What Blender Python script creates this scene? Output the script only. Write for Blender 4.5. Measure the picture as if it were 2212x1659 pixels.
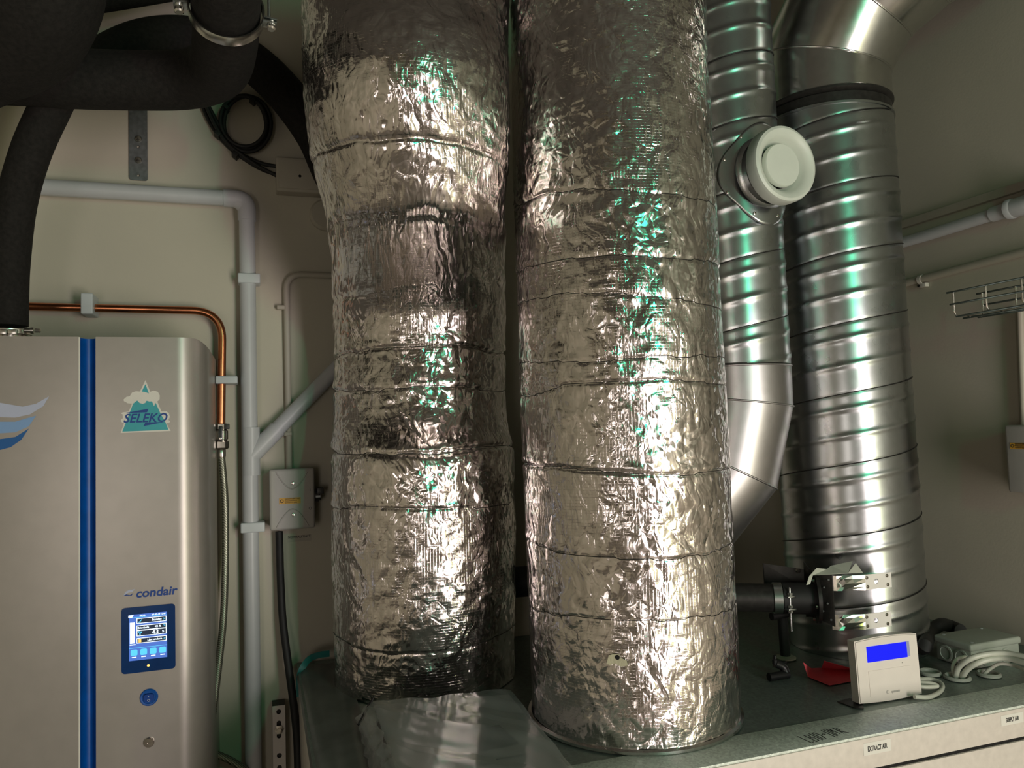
import bpy, bmesh, math, random
import numpy as np
from mathutils import Vector, Matrix
random.seed(4); PI = math.pi
for o in list(bpy.data.objects): bpy.data.objects.remove(o)
C = bpy.context.scene.collection
SC = bpy.context.scene

# ---------------------------------------------------------------- camera
CAM = Vector((0, 0, 1.62)); FPX = 1650.0
_y, _p, _r = math.radians(18.3), math.radians(3.0), math.radians(1.7)
FW = Vector((math.sin(_y)*math.cos(_p), math.cos(_y)*math.cos(_p), math.sin(_p)))
_R = Vector((math.cos(_y), -math.sin(_y), 0)); _U = _R.cross(FW)
RT = _R*math.cos(_r) - _U*math.sin(_r); UP = _R*math.sin(_r) + _U*math.cos(_r)
cd = bpy.data.cameras.new('camera'); co = bpy.data.objects.new('camera', cd); C.objects.link(co)
M4 = Matrix((RT, UP, -FW)).transposed().to_4x4(); M4.translation = CAM
co.matrix_world = M4
cd.sensor_fit = 'HORIZONTAL'; cd.sensor_width = 36.0; cd.lens = 36.0*FPX/2212.0; cd.clip_start = 0.02
SC.camera = co
# ---------------------------------------------------------------- light and exposure
SC.view_settings.view_transform = 'Standard'; SC.view_settings.look = 'None'
SC.view_settings.gamma = 1.0; SC.view_settings.use_curve_mapping = False
SC.view_settings.exposure = 0.10
SC.cycles.max_bounces = 5; SC.cycles.diffuse_bounces = 3; SC.cycles.glossy_bounces = 3; SC.cycles.transparent_max_bounces = 4; SC.cycles.caustics_reflective = False; SC.cycles.caustics_refractive = False
wd = bpy.data.worlds.new('World'); SC.world = wd; wd.use_nodes = True
bg = wd.node_tree.nodes['Background']; bg.inputs[0].default_value = (0.32, 0.30, 0.27, 1); bg.inputs[1].default_value = 0.18
def area(name, loc, target, sx, sy, power, col):
    l = bpy.data.lights.new(name, 'AREA'); l.shape = 'RECTANGLE'; l.size = sx; l.size_y = sy
    l.energy = power; l.color = col
    o = bpy.data.objects.new(name, l); C.objects.link(o); o.location = loc
    o.rotation_euler = (Vector(target)-Vector(loc)).to_track_quat('-Z', 'Y').to_euler(); return o
# daylight through the doorway behind the camera, foliage light beside it, green emergency luminaire above it
area('doorway_daylight', (1.25, -1.35, 1.12), (0.55, 2.0, 1.25), 0.55, 1.75, 41, (1.0, 0.86, 0.86))
area('foliage_daylight', (1.62, -1.35, 0.85), (0.9, 1.5, 1.0), 0.09, 1.2, 5.0, (0.72, 1.0, 0.22))
area('green_emergency_light', (0.88, -1.30, 2.33), (0.9, 1.6, 1.9), 0.06, 0.28, 4.4, (0.0, 1.0, 0.48))
area('added_fill_left', (-0.9, -1.30, 1.3), (-0.2, 2.0, 1.5), 0.5, 0.9, 5.0, (1.0, 0.90, 0.82))  # weak fill added from behind left, no known source there

# ---------------------------------------------------------------- pixel to place
def ray(px, py): return (FW + RT*((px-1106)/FPX) + UP*((829.5-py)/FPX))
def Yp(px, py, Y):
    d = ray(px, py); return CAM + d*((Y-CAM.y)/d.y)
def Xp(px, py, X):
    d = ray(px, py); return CAM + d*((X-CAM.x)/d.x)
def Tp(px, py, Z):
    d = ray(px, py); return CAM + d*((Z-CAM.z)/d.z)
WY = 2.16; WX = 1.90; TOP = 1.0; HF = 1.79

# ---------------------------------------------------------------- materials
MATS = {}
def new(name):
    m = bpy.data.materials.new(name); m.use_nodes = True; MATS[name] = m
    nt = m.node_tree; return m, nt, nt.nodes['Principled BSDF']
def L(nt, a, b): nt.links.new(a, b)
def N(nt, t, **k):
    n = nt.nodes.new(t)
    for a, b in k.items(): setattr(n, a, b)
    return n
def simple(name, col, rough=0.5, metal=0.0, var=0.08, scale=30, bump=0.0, bscale=200, coat=0, spec=None):
    m, nt, p = new(name)
    p.inputs['Roughness'].default_value = rough; p.inputs['Metallic'].default_value = metal
    if coat: p.inputs['Coat Weight'].default_value = coat; p.inputs['Coat Roughness'].default_value = 0.1
    if spec is not None: p.inputs['Specular IOR Level'].default_value = spec
    tc = N(nt, 'ShaderNodeTexCoord'); no = N(nt, 'ShaderNodeTexNoise'); no.inputs['Scale'].default_value = scale; no.inputs['Detail'].default_value = 4
    L(nt, tc.outputs['Object'], no.inputs['Vector'])
    cr = N(nt, 'ShaderNodeValToRGB'); L(nt, no.outputs[0], cr.inputs[0])
    cr.color_ramp.elements[0].position = 0.3; cr.color_ramp.elements[1].position = 0.7
    cr.color_ramp.elements[0].color = (*[c*(1-var) for c in col], 1); cr.color_ramp.elements[1].color = (*[min(1, c*(1+var)) for c in col], 1)
    L(nt, cr.outputs[0], p.inputs['Base Color'])
    if bump:
        nb = N(nt, 'ShaderNodeTexNoise'); nb.inputs['Scale'].default_value = bscale; nb.inputs['Detail'].default_value = 3
        L(nt, tc.outputs['Object'], nb.inputs['Vector'])
        b = N(nt, 'ShaderNodeBump'); b.inputs['Strength'].default_value = bump; b.inputs['Distance'].default_value = 0.002
        L(nt, nb.outputs[0], b.inputs['Height']); L(nt, b.outputs[0], p.inputs['Normal'])
    return m
def emis(name, col, s):
    m, nt, p = new(name); p.inputs['Base Color'].default_value = (0.01, 0.01, 0.01, 1)
    p.inputs['Emission Color'].default_value = (*col, 1); p.inputs['Emission Strength'].default_value = s; return m
wall = simple('painted_wall', (0.60, 0.56, 0.46), 0.75, var=0.04, scale=3, bump=0.12, bscale=140)
ceilm = simple('ceiling_paint', (0.12, 0.11, 0.10), 0.8)
floorm = simple('floor_vinyl', (0.30, 0.27, 0.24), 0.5)
pvc = simple('pipe_plastic', (0.60, 0.61, 0.63), 0.38, var=0.02)
clipm = simple('clip_plastic', (0.66, 0.70, 0.72), 0.4, var=0.02)
conduitm = simple('painted_conduit', (0.52, 0.48, 0.40), 0.5, var=0.03)
boxm = simple('grey_plastic', (0.47, 0.45, 0.42), 0.42, var=0.03)
jboxm = simple('pale_grey_plastic', (0.42, 0.46, 0.40), 0.42, var=0.03)
cablew = simple('white_cable', (0.62, 0.64, 0.55), 0.4, var=0.03)
whitep = simple('warm_white_plastic', (0.80, 0.74, 0.68), 0.45, var=0.02)
valvem = simple('white_enamel', (0.72, 0.76, 0.68), 0.4, var=0.02)
blackr = simple('black_rubber', (0.012, 0.012, 0.012), 0.6, var=0.3)
insul = simple('insulation_foam', (0.016, 0.0145, 0.013), 0.85, var=0.35, scale=120, bump=0.5, bscale=300, spec=0.3)
darkp = simple('dark_plastic', (0.008, 0.008, 0.009), 0.4)
zinc = simple('zinc_plate', (0.62, 0.66, 0.66), 0.25, 1.0, var=0.12, scale=60)
brightz = simple('bright_zinc', (0.82, 0.80, 0.76), 0.25, 1.0, var=0.05)
lugm = simple('satin_steel', (0.95, 0.91, 0.86), 0.45, 0.0, var=0.03)
copper = simple('copper', (0.62, 0.23, 0.11), 0.27, 1.0, var=0.15, scale=25)
nickel = simple('nickel', (0.55, 0.52, 0.47), 0.22, 1.0)
galvd = simple('dull_galvanised', (0.20, 0.22, 0.22), 0.5, 0.7, var=0.2, scale=90)
steelw = simple('tray_wire', (0.22, 0.26, 0.25), 0.3, 1.0)
blackst = simple('black_steel', (0.030, 0.028, 0.026), 0.45, 0.4, var=0.3, scale=80)
hum = simple('grey_powder_coat', (0.42, 0.39, 0.36), 0.36, 0.5, var=0.03, bump=0.03, bscale=700)
bluep = simple('blue_plastic', (0.0, 0.085, 0.38), 0.35, var=0.15)
bezel = simple('navy_bezel', (0.0, 0.035, 0.16), 0.2, var=0.1)
red = simple('red_card', (0.90, 0.12, 0.15), 0.6, var=0.06)
teal = simple('teal_strap', (0.0, 0.17, 0.16), 0.45)
orange = simple('orange_label', (0.75, 0.40, 0.05), 0.5)
paperw = simple('label_white', (0.78, 0.76, 0.70), 0.5, var=0.02)
inkm = simple('black_ink', (0.02, 0.018, 0.02), 0.6)
tealp = simple('sticker_teal', (0.05, 0.40, 0.46), 0.45, var=0.04)
navyp = simple('sticker_navy', (0.01, 0.06, 0.30), 0.45, var=0.04)
logo1 = simple('swoosh_pale', (0.50, 0.54, 0.70), 0.4, var=0.02)
logo2 = simple('swoosh_light_blue', (0.22, 0.38, 0.66), 0.4, var=0.02)
logo3 = simple('swoosh_blue', (0.0, 0.10, 0.34), 0.4, var=0.02)
facem = simple('cabinet_paint', (0.72, 0.66, 0.60), 0.45, 0.05, var=0.06, scale=60, bump=0.1)
holem = simple('hole_dark', (0.006, 0.005, 0.005), 0.9)
doc = simple('document_paper', (0.42, 0.42, 0.40), 0.6, var=0.1, scale=12)
docd = simple('document_print', (0.07, 0.08, 0.08), 0.6)
lcd = emis('blue_lcd', (0.004, 0.010, 1.0), 0.92)
lcd.node_tree.nodes['Principled BSDF'].inputs['Specular IOR Level'].default_value = 0.1
ledo = emis('orange_led', (1.0, 0.30, 0.03), 9.0)
scrb = emis('screen_blue', (0.07, 0.17, 0.60), 1.0)
scrw = emis('screen_white', (0.75, 0.88, 1.0), 1.6)
scrc = emis('screen_cyan', (0.10, 0.60, 0.95), 1.1)
scrd = emis('screen_dark', (0.012, 0.03, 0.07), 0.6)
scro = emis('screen_amber', (1.0, 0.62, 0.15), 1.1)

def galv(name, base, rough, vs=90, contrast=0.25, metal=1.0):
    m, nt, p = new(name); p.inputs['Metallic'].default_value = metal
    tc = N(nt, 'ShaderNodeTexCoord'); v = N(nt, 'ShaderNodeTexVoronoi'); v.inputs['Scale'].default_value = vs
    L(nt, tc.outputs['Object'], v.inputs['Vector'])
    bw = N(nt, 'ShaderNodeRGBToBW'); L(nt, v.outputs['Color'], bw.inputs[0])
    cr = N(nt, 'ShaderNodeValToRGB'); L(nt, bw.outputs[0], cr.inputs[0])
    cr.color_ramp.elements[0].color = (*[c*(1-contrast) for c in base], 1); cr.color_ramp.elements[1].color = (*[min(1, c*(1+contrast)) for c in base], 1)
    L(nt, cr.outputs[0], p.inputs['Base Color'])
    mr = N(nt, 'ShaderNodeMapRange'); L(nt, bw.outputs[0], mr.inputs[0]); mr.inputs[3].default_value = rough*0.97; mr.inputs[4].default_value = rough*1.03
    L(nt, mr.outputs[0], p.inputs['Roughness'])
    nb = N(nt, 'ShaderNodeTexNoise'); nb.inputs['Scale'].default_value = 9; L(nt, tc.outputs['Object'], nb.inputs['Vector'])
    b = N(nt, 'ShaderNodeBump'); b.inputs['Strength'].default_value = 0.12; b.inputs['Distance'].default_value = 0.01
    L(nt, nb.outputs[0], b.inputs['Height']); L(nt, b.outputs[0], p.inputs['Normal'])
    return m
ductm = galv('galvanised_duct', (0.47, 0.49, 0.50), 0.28, 60, 0.04)
elbm = galv('bright_galvanised', (0.66, 0.65, 0.63), 0.20, 60, 0.04)
satm = galv('satin_galvanised', (0.50, 0.48, 0.49), 0.38, 60, 0.03)
topm = galv('galvanised_top', (0.24, 0.29, 0.265), 0.42, 160, 0.2, 0.6)  # tone darkened to carry the dark reflection on the top plate
bandm = galv('spangled_galvanised', (0.72, 0.78, 0.71), 0.45, 230, 0.25, 0.1)  # tone paled to carry the front light reflected by the ledge

def foil_mat(name, seed):
    m, nt, p = new(name); p.inputs['Metallic'].default_value = 1.0
    uv = N(nt, 'ShaderNodeUVMap'); geo = N(nt, 'ShaderNodeNewGeometry')
    off = N(nt, 'ShaderNodeVectorMath', operation='ADD'); off.inputs[1].default_value = (seed*3.1, seed*7.7, 0); L(nt, uv.outputs[0], off.inputs[0])
    wn = N(nt, 'ShaderNodeTexNoise'); wn.inputs['Scale'].default_value = 9; wn.inputs['Detail'].default_value = 2
    L(nt, off.outputs[0], wn.inputs['Vector'])
    wc = N(nt, 'ShaderNodeVectorMath', operation='SUBTRACT'); L(nt, wn.outputs['Color'], wc.inputs[0]); wc.inputs[1].default_value = (.5, .5, .5)
    ws = N(nt, 'ShaderNodeVectorMath', operation='SCALE'); ws.inputs['Scale'].default_value = 0.09; L(nt, wc.outputs[0], ws.inputs[0])
    wa = N(nt, 'ShaderNodeVectorMath', operation='ADD'); L(nt, off.outputs[0], wa.inputs[0]); L(nt, ws.outputs[0], wa.inputs[1])
    # region mask: where the foil is crumpled hard and where it is taut
    mk = N(nt, 'ShaderNodeTexNoise'); mk.inputs['Scale'].default_value = 4.5; mk.inputs['Detail'].default_value = 1; L(nt, off.outputs[0], mk.inputs['Vector'])
    mr = N(nt, 'ShaderNodeMapRange'); L(nt, mk.outputs[0], mr.inputs[0]); mr.inputs[1].default_value = 0.40; mr.inputs[2].default_value = 0.62; mr.inputs[3].default_value = 0.6; mr.inputs[4].default_value = 1.0
    acc = None
    for sc, st, sx, sy in ((40, 0.17, 1.0, 0.65), (120, 0.19, 1.0, 0.8)):
        mp = N(nt, 'ShaderNodeVectorMath', operation='MULTIPLY'); mp.inputs[1].default_value = (sx, sy, 1); L(nt, wa.outputs[0], mp.inputs[0])
        v = N(nt, 'ShaderNodeTexVoronoi'); v.inputs['Scale'].default_value = sc; L(nt, mp.outputs[0], v.inputs['Vector'])
        s = N(nt, 'ShaderNodeVectorMath', operation='SUBTRACT'); L(nt, v.outputs['Color'], s.inputs[0]); s.inputs[1].default_value = (.5, .5, .5)
        k = N(nt, 'ShaderNodeVectorMath', operation='SCALE'); k.inputs['Scale'].default_value = st; L(nt, s.outputs[0], k.inputs[0])
        if acc is None: acc = k
        else:
            a = N(nt, 'ShaderNodeVectorMath', operation='ADD'); L(nt, acc.outputs[0], a.inputs[0]); L(nt, k.outputs[0], a.inputs[1]); acc = a
    am = N(nt, 'ShaderNodeVectorMath', operation='SCALE'); L(nt, acc.outputs[0], am.inputs[0]); L(nt, mr.outputs[0], am.inputs['Scale'])
    # bump: long creases + scrim reinforcement grid
    cr1 = N(nt, 'ShaderNodeTexNoise'); cr1.noise_type = 'RIDGED_MULTIFRACTAL'; cr1.inputs['Scale'].default_value = 9; cr1.inputs['Detail'].default_value = 3
    mp2 = N(nt, 'ShaderNodeVectorMath', operation='MULTIPLY'); mp2.inputs[1].default_value = (1.3, 0.8, 1); L(nt, wa.outputs[0], mp2.inputs[0]); L(nt, mp2.outputs[0], cr1.inputs['Vector'])
    b1 = N(nt, 'ShaderNodeBump'); b1.inputs['Strength'].default_value = 0.38; b1.inputs['Distance'].default_value = 0.004; L(nt, cr1.outputs[0], b1.inputs['Height'])
    for sc, sx, sy, st, ds in ((13, 1.3, 0.7, 0.34, 0.0035), (45, 1.2, 0.8, 0.30, 0.0014)):   # sharp folded creases
        mp = N(nt, 'ShaderNodeVectorMath', operation='MULTIPLY'); mp.inputs[1].default_value = (sx, sy, 1); L(nt, wa.outputs[0], mp.inputs[0])
        v = N(nt, 'ShaderNodeTexVoronoi', feature='DISTANCE_TO_EDGE'); v.inputs['Scale'].default_value = sc; L(nt, mp.outputs[0], v.inputs['Vector'])
        r_ = N(nt, 'ShaderNodeMapRange'); L(nt, v.outputs['Distance'], r_.inputs[0]); r_.inputs[2].default_value = 0.22; r_.interpolation_type = 'SMOOTHSTEP'
        bb = N(nt, 'ShaderNodeBump'); bb.inputs['Strength'].default_value = st; bb.inputs['Distance'].default_value = ds; L(nt, r_.outputs[0], bb.inputs['Height']); L(nt, b1.outputs[0], bb.inputs['Normal']); b1 = bb
    mp = N(nt, 'ShaderNodeVectorMath', operation='MULTIPLY'); mp.inputs[1].default_value = (75, 7, 1); L(nt, off.outputs[0], mp.inputs[0])   # vertical pull streaks
    vs_ = N(nt, 'ShaderNodeTexNoise'); vs_.inputs['Scale'].default_value = 1.0; vs_.inputs['Detail'].default_value = 1; L(nt, mp.outputs[0], vs_.inputs['Vector'])
    bb = N(nt, 'ShaderNodeBump'); bb.inputs['Strength'].default_value = 0.30; bb.inputs['Distance'].default_value = 0.0016; L(nt, vs_.outputs[0], bb.inputs['Height']); L(nt, b1.outputs[0], bb.inputs['Normal']); b1 = bb
    sp = N(nt, 'ShaderNodeSeparateXYZ'); L(nt, uv.outputs[0], sp.inputs[0])
    hs = []
    for ax in (0, 1):
        mm = N(nt, 'ShaderNodeMath', operation='MULTIPLY'); L(nt, sp.outputs[ax], mm.inputs[0]); mm.inputs[1].default_value = 2*PI/0.0062
        sn = N(nt, 'ShaderNodeMath', operation='SINE'); L(nt, mm.outputs[0], sn.inputs[0])
        pw = N(nt, 'ShaderNodeMapRange'); L(nt, sn.outputs[0], pw.inputs[0]); pw.inputs[1].default_value = 0.80; pw.inputs[2].default_value = 1.0; hs.append(pw)
    mx = N(nt, 'ShaderNodeMath', operation='MAXIMUM'); L(nt, hs[0].outputs[0], mx.inputs[0]); L(nt, hs[1].outputs[0], mx.inputs[1])
    mk2 = N(nt, 'ShaderNodeMapRange'); L(nt, mk.outputs[0], mk2.inputs[0]); mk2.inputs[1].default_value = 0.42; mk2.inputs[2].default_value = 0.6; mk2.inputs[3].default_value = 1.0; mk2.inputs[4].default_value = 0.15
    gm = N(nt, 'ShaderNodeMath', operation='MULTIPLY'); L(nt, mx.outputs[0], gm.inputs[0]); L(nt, mk2.outputs[0], gm.inputs[1])
    b2 = N(nt, 'ShaderNodeBump'); b2.inputs['Strength'].default_value = 0.26; b2.inputs['Distance'].default_value = 0.0006; L(nt, gm.outputs[0], b2.inputs['Height']); L(nt, b1.outputs[0], b2.inputs['Normal'])
    ad = N(nt, 'ShaderNodeVectorMath', operation='ADD'); L(nt, b2.outputs[0], ad.inputs[0]); L(nt, am.outputs[0], ad.inputs[1])
    nm = N(nt, 'ShaderNodeVectorMath', operation='NORMALIZE'); L(nt, ad.outputs[0], nm.inputs[0]); L(nt, nm.outputs[0], p.inputs['Normal'])
    p.inputs['Base Color'].default_value = (0.77, 0.71, 0.69, 1)
    rr = N(nt, 'ShaderNodeMapRange'); L(nt, wn.outputs[0], rr.inputs[0]); rr.inputs[3].default_value = 0.10; rr.inputs[4].default_value = 0.26; L(nt, rr.outputs[0], p.inputs['Roughness'])
    return m
foilA = foil_mat('crumpled_foil', 1); foilB = foil_mat('crumpled_foil_second', 5)

def sleeve_mat():
    m, nt, p = new('clear_plastic_sleeve')
    p.inputs['Base Color'].default_value = (0.50, 0.52, 0.51, 1); p.inputs['Roughness'].default_value = 0.16
    p.inputs['Transmission Weight'].default_value = 0.0; p.inputs['Alpha'].default_value = 0.50
    p.inputs['Specular IOR Level'].default_value = 0.9
    return m
sleevem = sleeve_mat()

# ---------------------------------------------------------------- mesh helpers
def link(name, me, mat, parent=None, smooth=True):
    o = bpy.data.objects.new(name, me); C.objects.link(o)
    if mat: me.materials.append(mat)
    if parent: o.parent = parent
    if smooth:
        for p in me.polygons: p.use_smooth = True
    return o
def from_bm(name, bm, mat, parent=None, smooth=False, autos=None):
    bmesh.ops.recalc_face_normals(bm, faces=bm.faces[:])
    me = bpy.data.meshes.new(name); bm.to_mesh(me); bm.free()
    o = link(name, me, mat, parent, smooth)
    if autos is not None:
        me.set_sharp_from_angle(angle=math.radians(autos))
    return o
def tag(o, label=None, cat=None, group=None, kind=None):
    if label: o['label'] = label
    if cat: o['category'] = cat
    if group: o['group'] = group
    if kind: o['kind'] = kind
    return o
def thing(name, label, cat, group=None, loc=(0, 0, 0)):
    o = bpy.data.objects.new(name, None); C.objects.link(o); o.location = loc; o.empty_display_size = 0.05
    return tag(o, label, cat, group)
def grid(name, V, mat, parent=None, wrap=True, uv=None, cap=False):
    nv, nu, _ = V.shape; n = nu if wrap else nu-1
    j, i = np.meshgrid(np.arange(nv-1), np.arange(n), indexing='ij'); i2 = (i+1) % nu
    F = np.stack([j*nu+i, j*nu+i2, (j+1)*nu+i2, (j+1)*nu+i], -1).reshape(-1, 4)
    me = bpy.data.meshes.new(name); me.vertices.add(nv*nu); me.vertices.foreach_set('co', V.reshape(-1).astype(np.float32))
    me.loops.add(F.size); me.loops.foreach_set('vertex_index', F.reshape(-1).astype(np.int32))
    me.polygons.add(len(F)); me.polygons.foreach_set('loop_start', np.arange(0, F.size, 4, dtype=np.int32))
    me.update(calc_edges=True)
    if uv is not None:
        ul = me.uv_layers.new(name='UVMap'); U = uv.reshape(-1, 2)[F.reshape(-1)].copy()
        if wrap:
            per = uv[0, 1, 0]-uv[0, 0, 0]; wrapm = (np.broadcast_to(i[..., None], (nv-1, n, 4)).reshape(-1) == nu-1)
            cor = np.tile([0, 1, 1, 0], len(F)).astype(bool)
            U[wrapm & cor, 0] += per*nu
        ul.data.foreach_set('uv', U.reshape(-1).astype(np.float32))
    me.validate()
    return link(name, me, mat, parent)
def catmull(P, n=10):
    P = [Vector(p) for p in P]
    if len(P) < 3: return [P[0].lerp(P[-1], i/n) for i in range(n+1)]
    Q = [P[0]*2-P[1]]+P+[P[-1]*2-P[-2]]; out = []
    for k in range(1, len(Q)-2):
        a, b, c, d = Q[k-1:k+3]
        for i in range(n):
            t = i/n; out.append(0.5*((2*b)+(c-a)*t+(2*a-5*b+4*c-d)*t*t+(3*b-a-3*c+d)*t**3))
    out.append(P[-1]); return out
def fillet(P, R, n=10):
    P = [Vector(p) for p in P]; out = [P[0]]
    for k in range(1, len(P)-1):
        a, b, c = P[k-1:k+2]; u = (a-b).normalized(); w = (c-b).normalized()
        r = R[k-1] if isinstance(R, (list, tuple)) else R
        d = min(r, (a-b).length*0.49, (c-b).length*0.49)
        p0, p2 = b+u*d, b+w*d
        for i in range(n+1):
            t = i/n; out.append(p0*(1-t)**2 + b*(2*t*(1-t)) + p2*t*t)
    out.append(P[-1]); return out
def sweep(P, r, seg=16, caps=True, bm=None, flat=None):
    """tube along a polyline; r a number or list; flat = (width, thickness) for a strap"""
    own = bm is None
    if own: bm = bmesh.new()
    P = [Vector(p) for p in P]; n = len(P)
    T = [(P[min(i+1, n-1)]-P[max(i-1, 0)]).normalized() for i in range(n)]
    ref = Vector((0, 0, 1)) if abs(T[0].z) < 0.9 else Vector((0, 1, 0))
    a = T[0].cross(ref).normalized(); rings = []
    for i in range(n):
        a = (a - T[i]*a.dot(T[i])).normalized(); b = T[i].cross(a)
        rr = r[i] if isinstance(r, (list, tuple)) else r
        ring = []
        for s in range(seg):
            t = 2*PI*s/seg
            ring.append(bm.verts.new(P[i] + (a*math.cos(t)+b*math.sin(t))*rr))
        rings.append(ring)
    for i in range(n-1):
        for s in range(seg):
            bm.faces.new((rings[i][s], rings[i][(s+1) % seg], rings[i+1][(s+1) % seg], rings[i+1][s]))
    if caps: bm.faces.new(rings[0][::-1]); bm.faces.new(rings[-1])
    return bm
def tube(name, P, r, mat, parent=None, seg=16, caps=True):
    return from_bm(name, sweep(P, r, seg, caps), mat, parent, True, 40)
def frame(d, up=Vector((0, 0, 1))):
    """orthonormal matrix with z along d"""
    d = Vector(d).normalized()
    if abs(d.dot(up)) > 0.98: up = Vector((0, 1, 0))
    x = up.cross(d).normalized(); y = d.cross(x)
    return Matrix((x, y, d)).transposed()
def lathe(prof, o, axis, seg=32, bm=None, caps=True):
    own = bm is None
    if own: bm = bmesh.new()
    F = frame(axis); o = Vector(o); rings = []
    for (r, h) in prof:
        rings.append([bm.verts.new(o + F @ Vector((max(r, 1e-4)*math.cos(2*PI*s/seg), max(r, 1e-4)*math.sin(2*PI*s/seg), h))) for s in range(seg)])
    for i in range(len(rings)-1):
        for s in range(seg): bm.faces.new((rings[i][s], rings[i][(s+1) % seg], rings[i+1][(s+1) % seg], rings[i+1][s]))
    if caps: bm.faces.new(rings[0][::-1]); bm.faces.new(rings[-1])
    return bm
def turned(name, prof, o, axis, mat, parent=None, seg=32, caps=True, ang=35):
    return from_bm(name, lathe(prof, o, axis, seg, None, caps), mat, parent, True, ang)
def boxbm(c, s, R=None, bev=0.0, seg=2, bm=None):
    b = bmesh.new(); bmesh.ops.create_cube(b, size=1.0)
    bmesh.ops.scale(b, vec=Vector(s), verts=b.verts)
    if bev: bmesh.ops.bevel(b, geom=b.edges[:], offset=bev, segments=seg, affect='EDGES', profile=0.6)
    if R is not None: bmesh.ops.transform(b, matrix=R.to_4x4(), verts=b.verts)
    bmesh.ops.translate(b, vec=Vector(c), verts=b.verts)
    if bm is None: return b
    me = bpy.data.meshes.new('t'); b.to_mesh(me); b.free(); bm.from_mesh(me); bpy.data.meshes.remove(me); return bm
def box(name, c, s, mat, parent=None, R=None, bev=0.0, seg=2):
    return from_bm(name, boxbm(c, s, R, bev, seg), mat, parent, bool(bev), 40)
def poly(name, pts, nrm, t, mat, parent=None):
    """flat outline given thickness t along nrm"""
    bm = bmesh.new(); n = Vector(nrm).normalized()
    v = [bm.verts.new(Vector(p)) for p in pts]; f = bm.faces.new(v)
    if t:
        g = bmesh.ops.extrude_face_region(bm, geom=[f]); vv = [e for e in g['geom'] if isinstance(e, bmesh.types.BMVert)]
        bmesh.ops.translate(bm, vec=n*t, verts=vv)
    bmesh.ops.triangulate(bm, faces=[f for f in bm.faces if len(f.verts) > 4], ngon_method='EAR_CLIP')
    return from_bm(name, bm, mat, parent)
def plate(name, outline, holes, o, X, Y, t, mat, parent=None, nrm=None):
    """plate with holes: curve based fill converted to a mesh; outline and holes in (x, y) metres"""
    cu = bpy.data.curves.new(name, 'CURVE'); cu.dimensions = '2D'; cu.fill_mode = 'BOTH'; cu.extrude = t/2
    for pts in [outline]+holes:
        s = cu.splines.new('POLY'); s.points.add(len(pts)-1); s.use_cyclic_u = True
        for i, (x, y) in enumerate(pts): s.points[i].co = (x, y, 0, 1)
    tmp = bpy.data.objects.new('tmp', cu); C.objects.link(tmp)
    dg = bpy.context.evaluated_depsgraph_get(); me = bpy.data.meshes.new_from_object(tmp.evaluated_get(dg))
    bpy.data.objects.remove(tmp); bpy.data.curves.remove(cu); me.name = name
    X = Vector(X).normalized(); Y = Vector(Y).normalized(); Z = X.cross(Y)
    M = Matrix((X, Y, Z)).transposed().to_4x4(); M.translation = Vector(o); me.transform(M)
    return link(name, me, mat, parent, False)
def circ(cx, cy, r, n=20): return [(cx+r*math.cos(2*PI*i/n), cy+r*math.sin(2*PI*i/n)) for i in range(n)]
def rrect(x0, y0, x1, y1, r, n=5):
    out = []
    for cx, cy, a0 in ((x1-r, y1-r, 0), (x0+r, y1-r, 90), (x0+r, y0+r, 180), (x1-r, y0+r, 270)):
        for i in range(n+1):
            a = math.radians(a0+90*i/n); out.append((cx+r*math.cos(a), cy+r*math.sin(a)))
    return out
def text(name, s, o, X, Y, size, mat, parent, ext=0.0002, bold=0.0, shear=0.0, align='LEFT', sx=1.0, sp=1.0, fit=None):
    cu = bpy.data.curves.new(name, 'FONT'); cu.body = s; cu.size = size; cu.extrude = ext; cu.offset = bold; cu.shear = shear; cu.align_x = align; cu.space_character = sp
    cu.resolution_u = 3
    tmp = bpy.data.objects.new('tmp', cu); C.objects.link(tmp)
    dg = bpy.context.evaluated_depsgraph_get(); me = bpy.data.meshes.new_from_object(tmp.evaluated_get(dg))
    bpy.data.objects.remove(tmp); bpy.data.curves.remove(cu); me.name = name
    X = Vector(X).normalized(); Y = Vector(Y).normalized(); Z = X.cross(Y)
    if fit:
        xs = [v.co.x for v in me.vertices]; sx = fit/(max(xs)-min(xs))
    me.transform(Matrix.Diagonal((sx, 1, 1, 1)))
    M = Matrix((X, Y, Z)).transposed().to_4x4(); M.translation = Vector(o); me.transform(M)
    return link(name, me, mat, parent, False)
XA, YA, ZA = Vector((1, 0, 0)), Vector((0, 1, 0)), Vector((0, 0, 1))
def vnoise(u, v, nu, nv, seed):
    """value noise; u periodic in [0,1), v in lattice units"""
    rng = np.random.RandomState(seed); nvv = int(np.ceil(v.max()))+3; Lt = rng.rand(nvv, nu)
    x = (u*nu) % nu; xi = np.floor(x).astype(int); fx = x-xi; fx = fx*fx*(3-2*fx)
    yi = np.floor(v).astype(int); fy = v-yi; fy = fy*fy*(3-2*fy); yi = np.clip(yi, 0, nvv-2)
    a = Lt[yi, xi % nu]*(1-fx)+Lt[yi, (xi+1) % nu]*fx; b = Lt[yi+1, xi % nu]*(1-fx)+Lt[yi+1, (xi+1) % nu]*fx
    return a*(1-fy)+b*fy - 0.5
def ridged(u, v, nu, nv, seed): return 0.5-np.abs(vnoise(u, v, nu, nv, seed))*2
def screwhead(name, o, ax, r, mat, parent):
    """pan head with cross recess"""
    h = turned(name, [(r, 0), (r, r*0.25), (r*0.8, r*0.5), (r*0.3, r*0.6), (0.0, r*0.6)], o, ax, mat, parent, 14)
    return h

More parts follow.
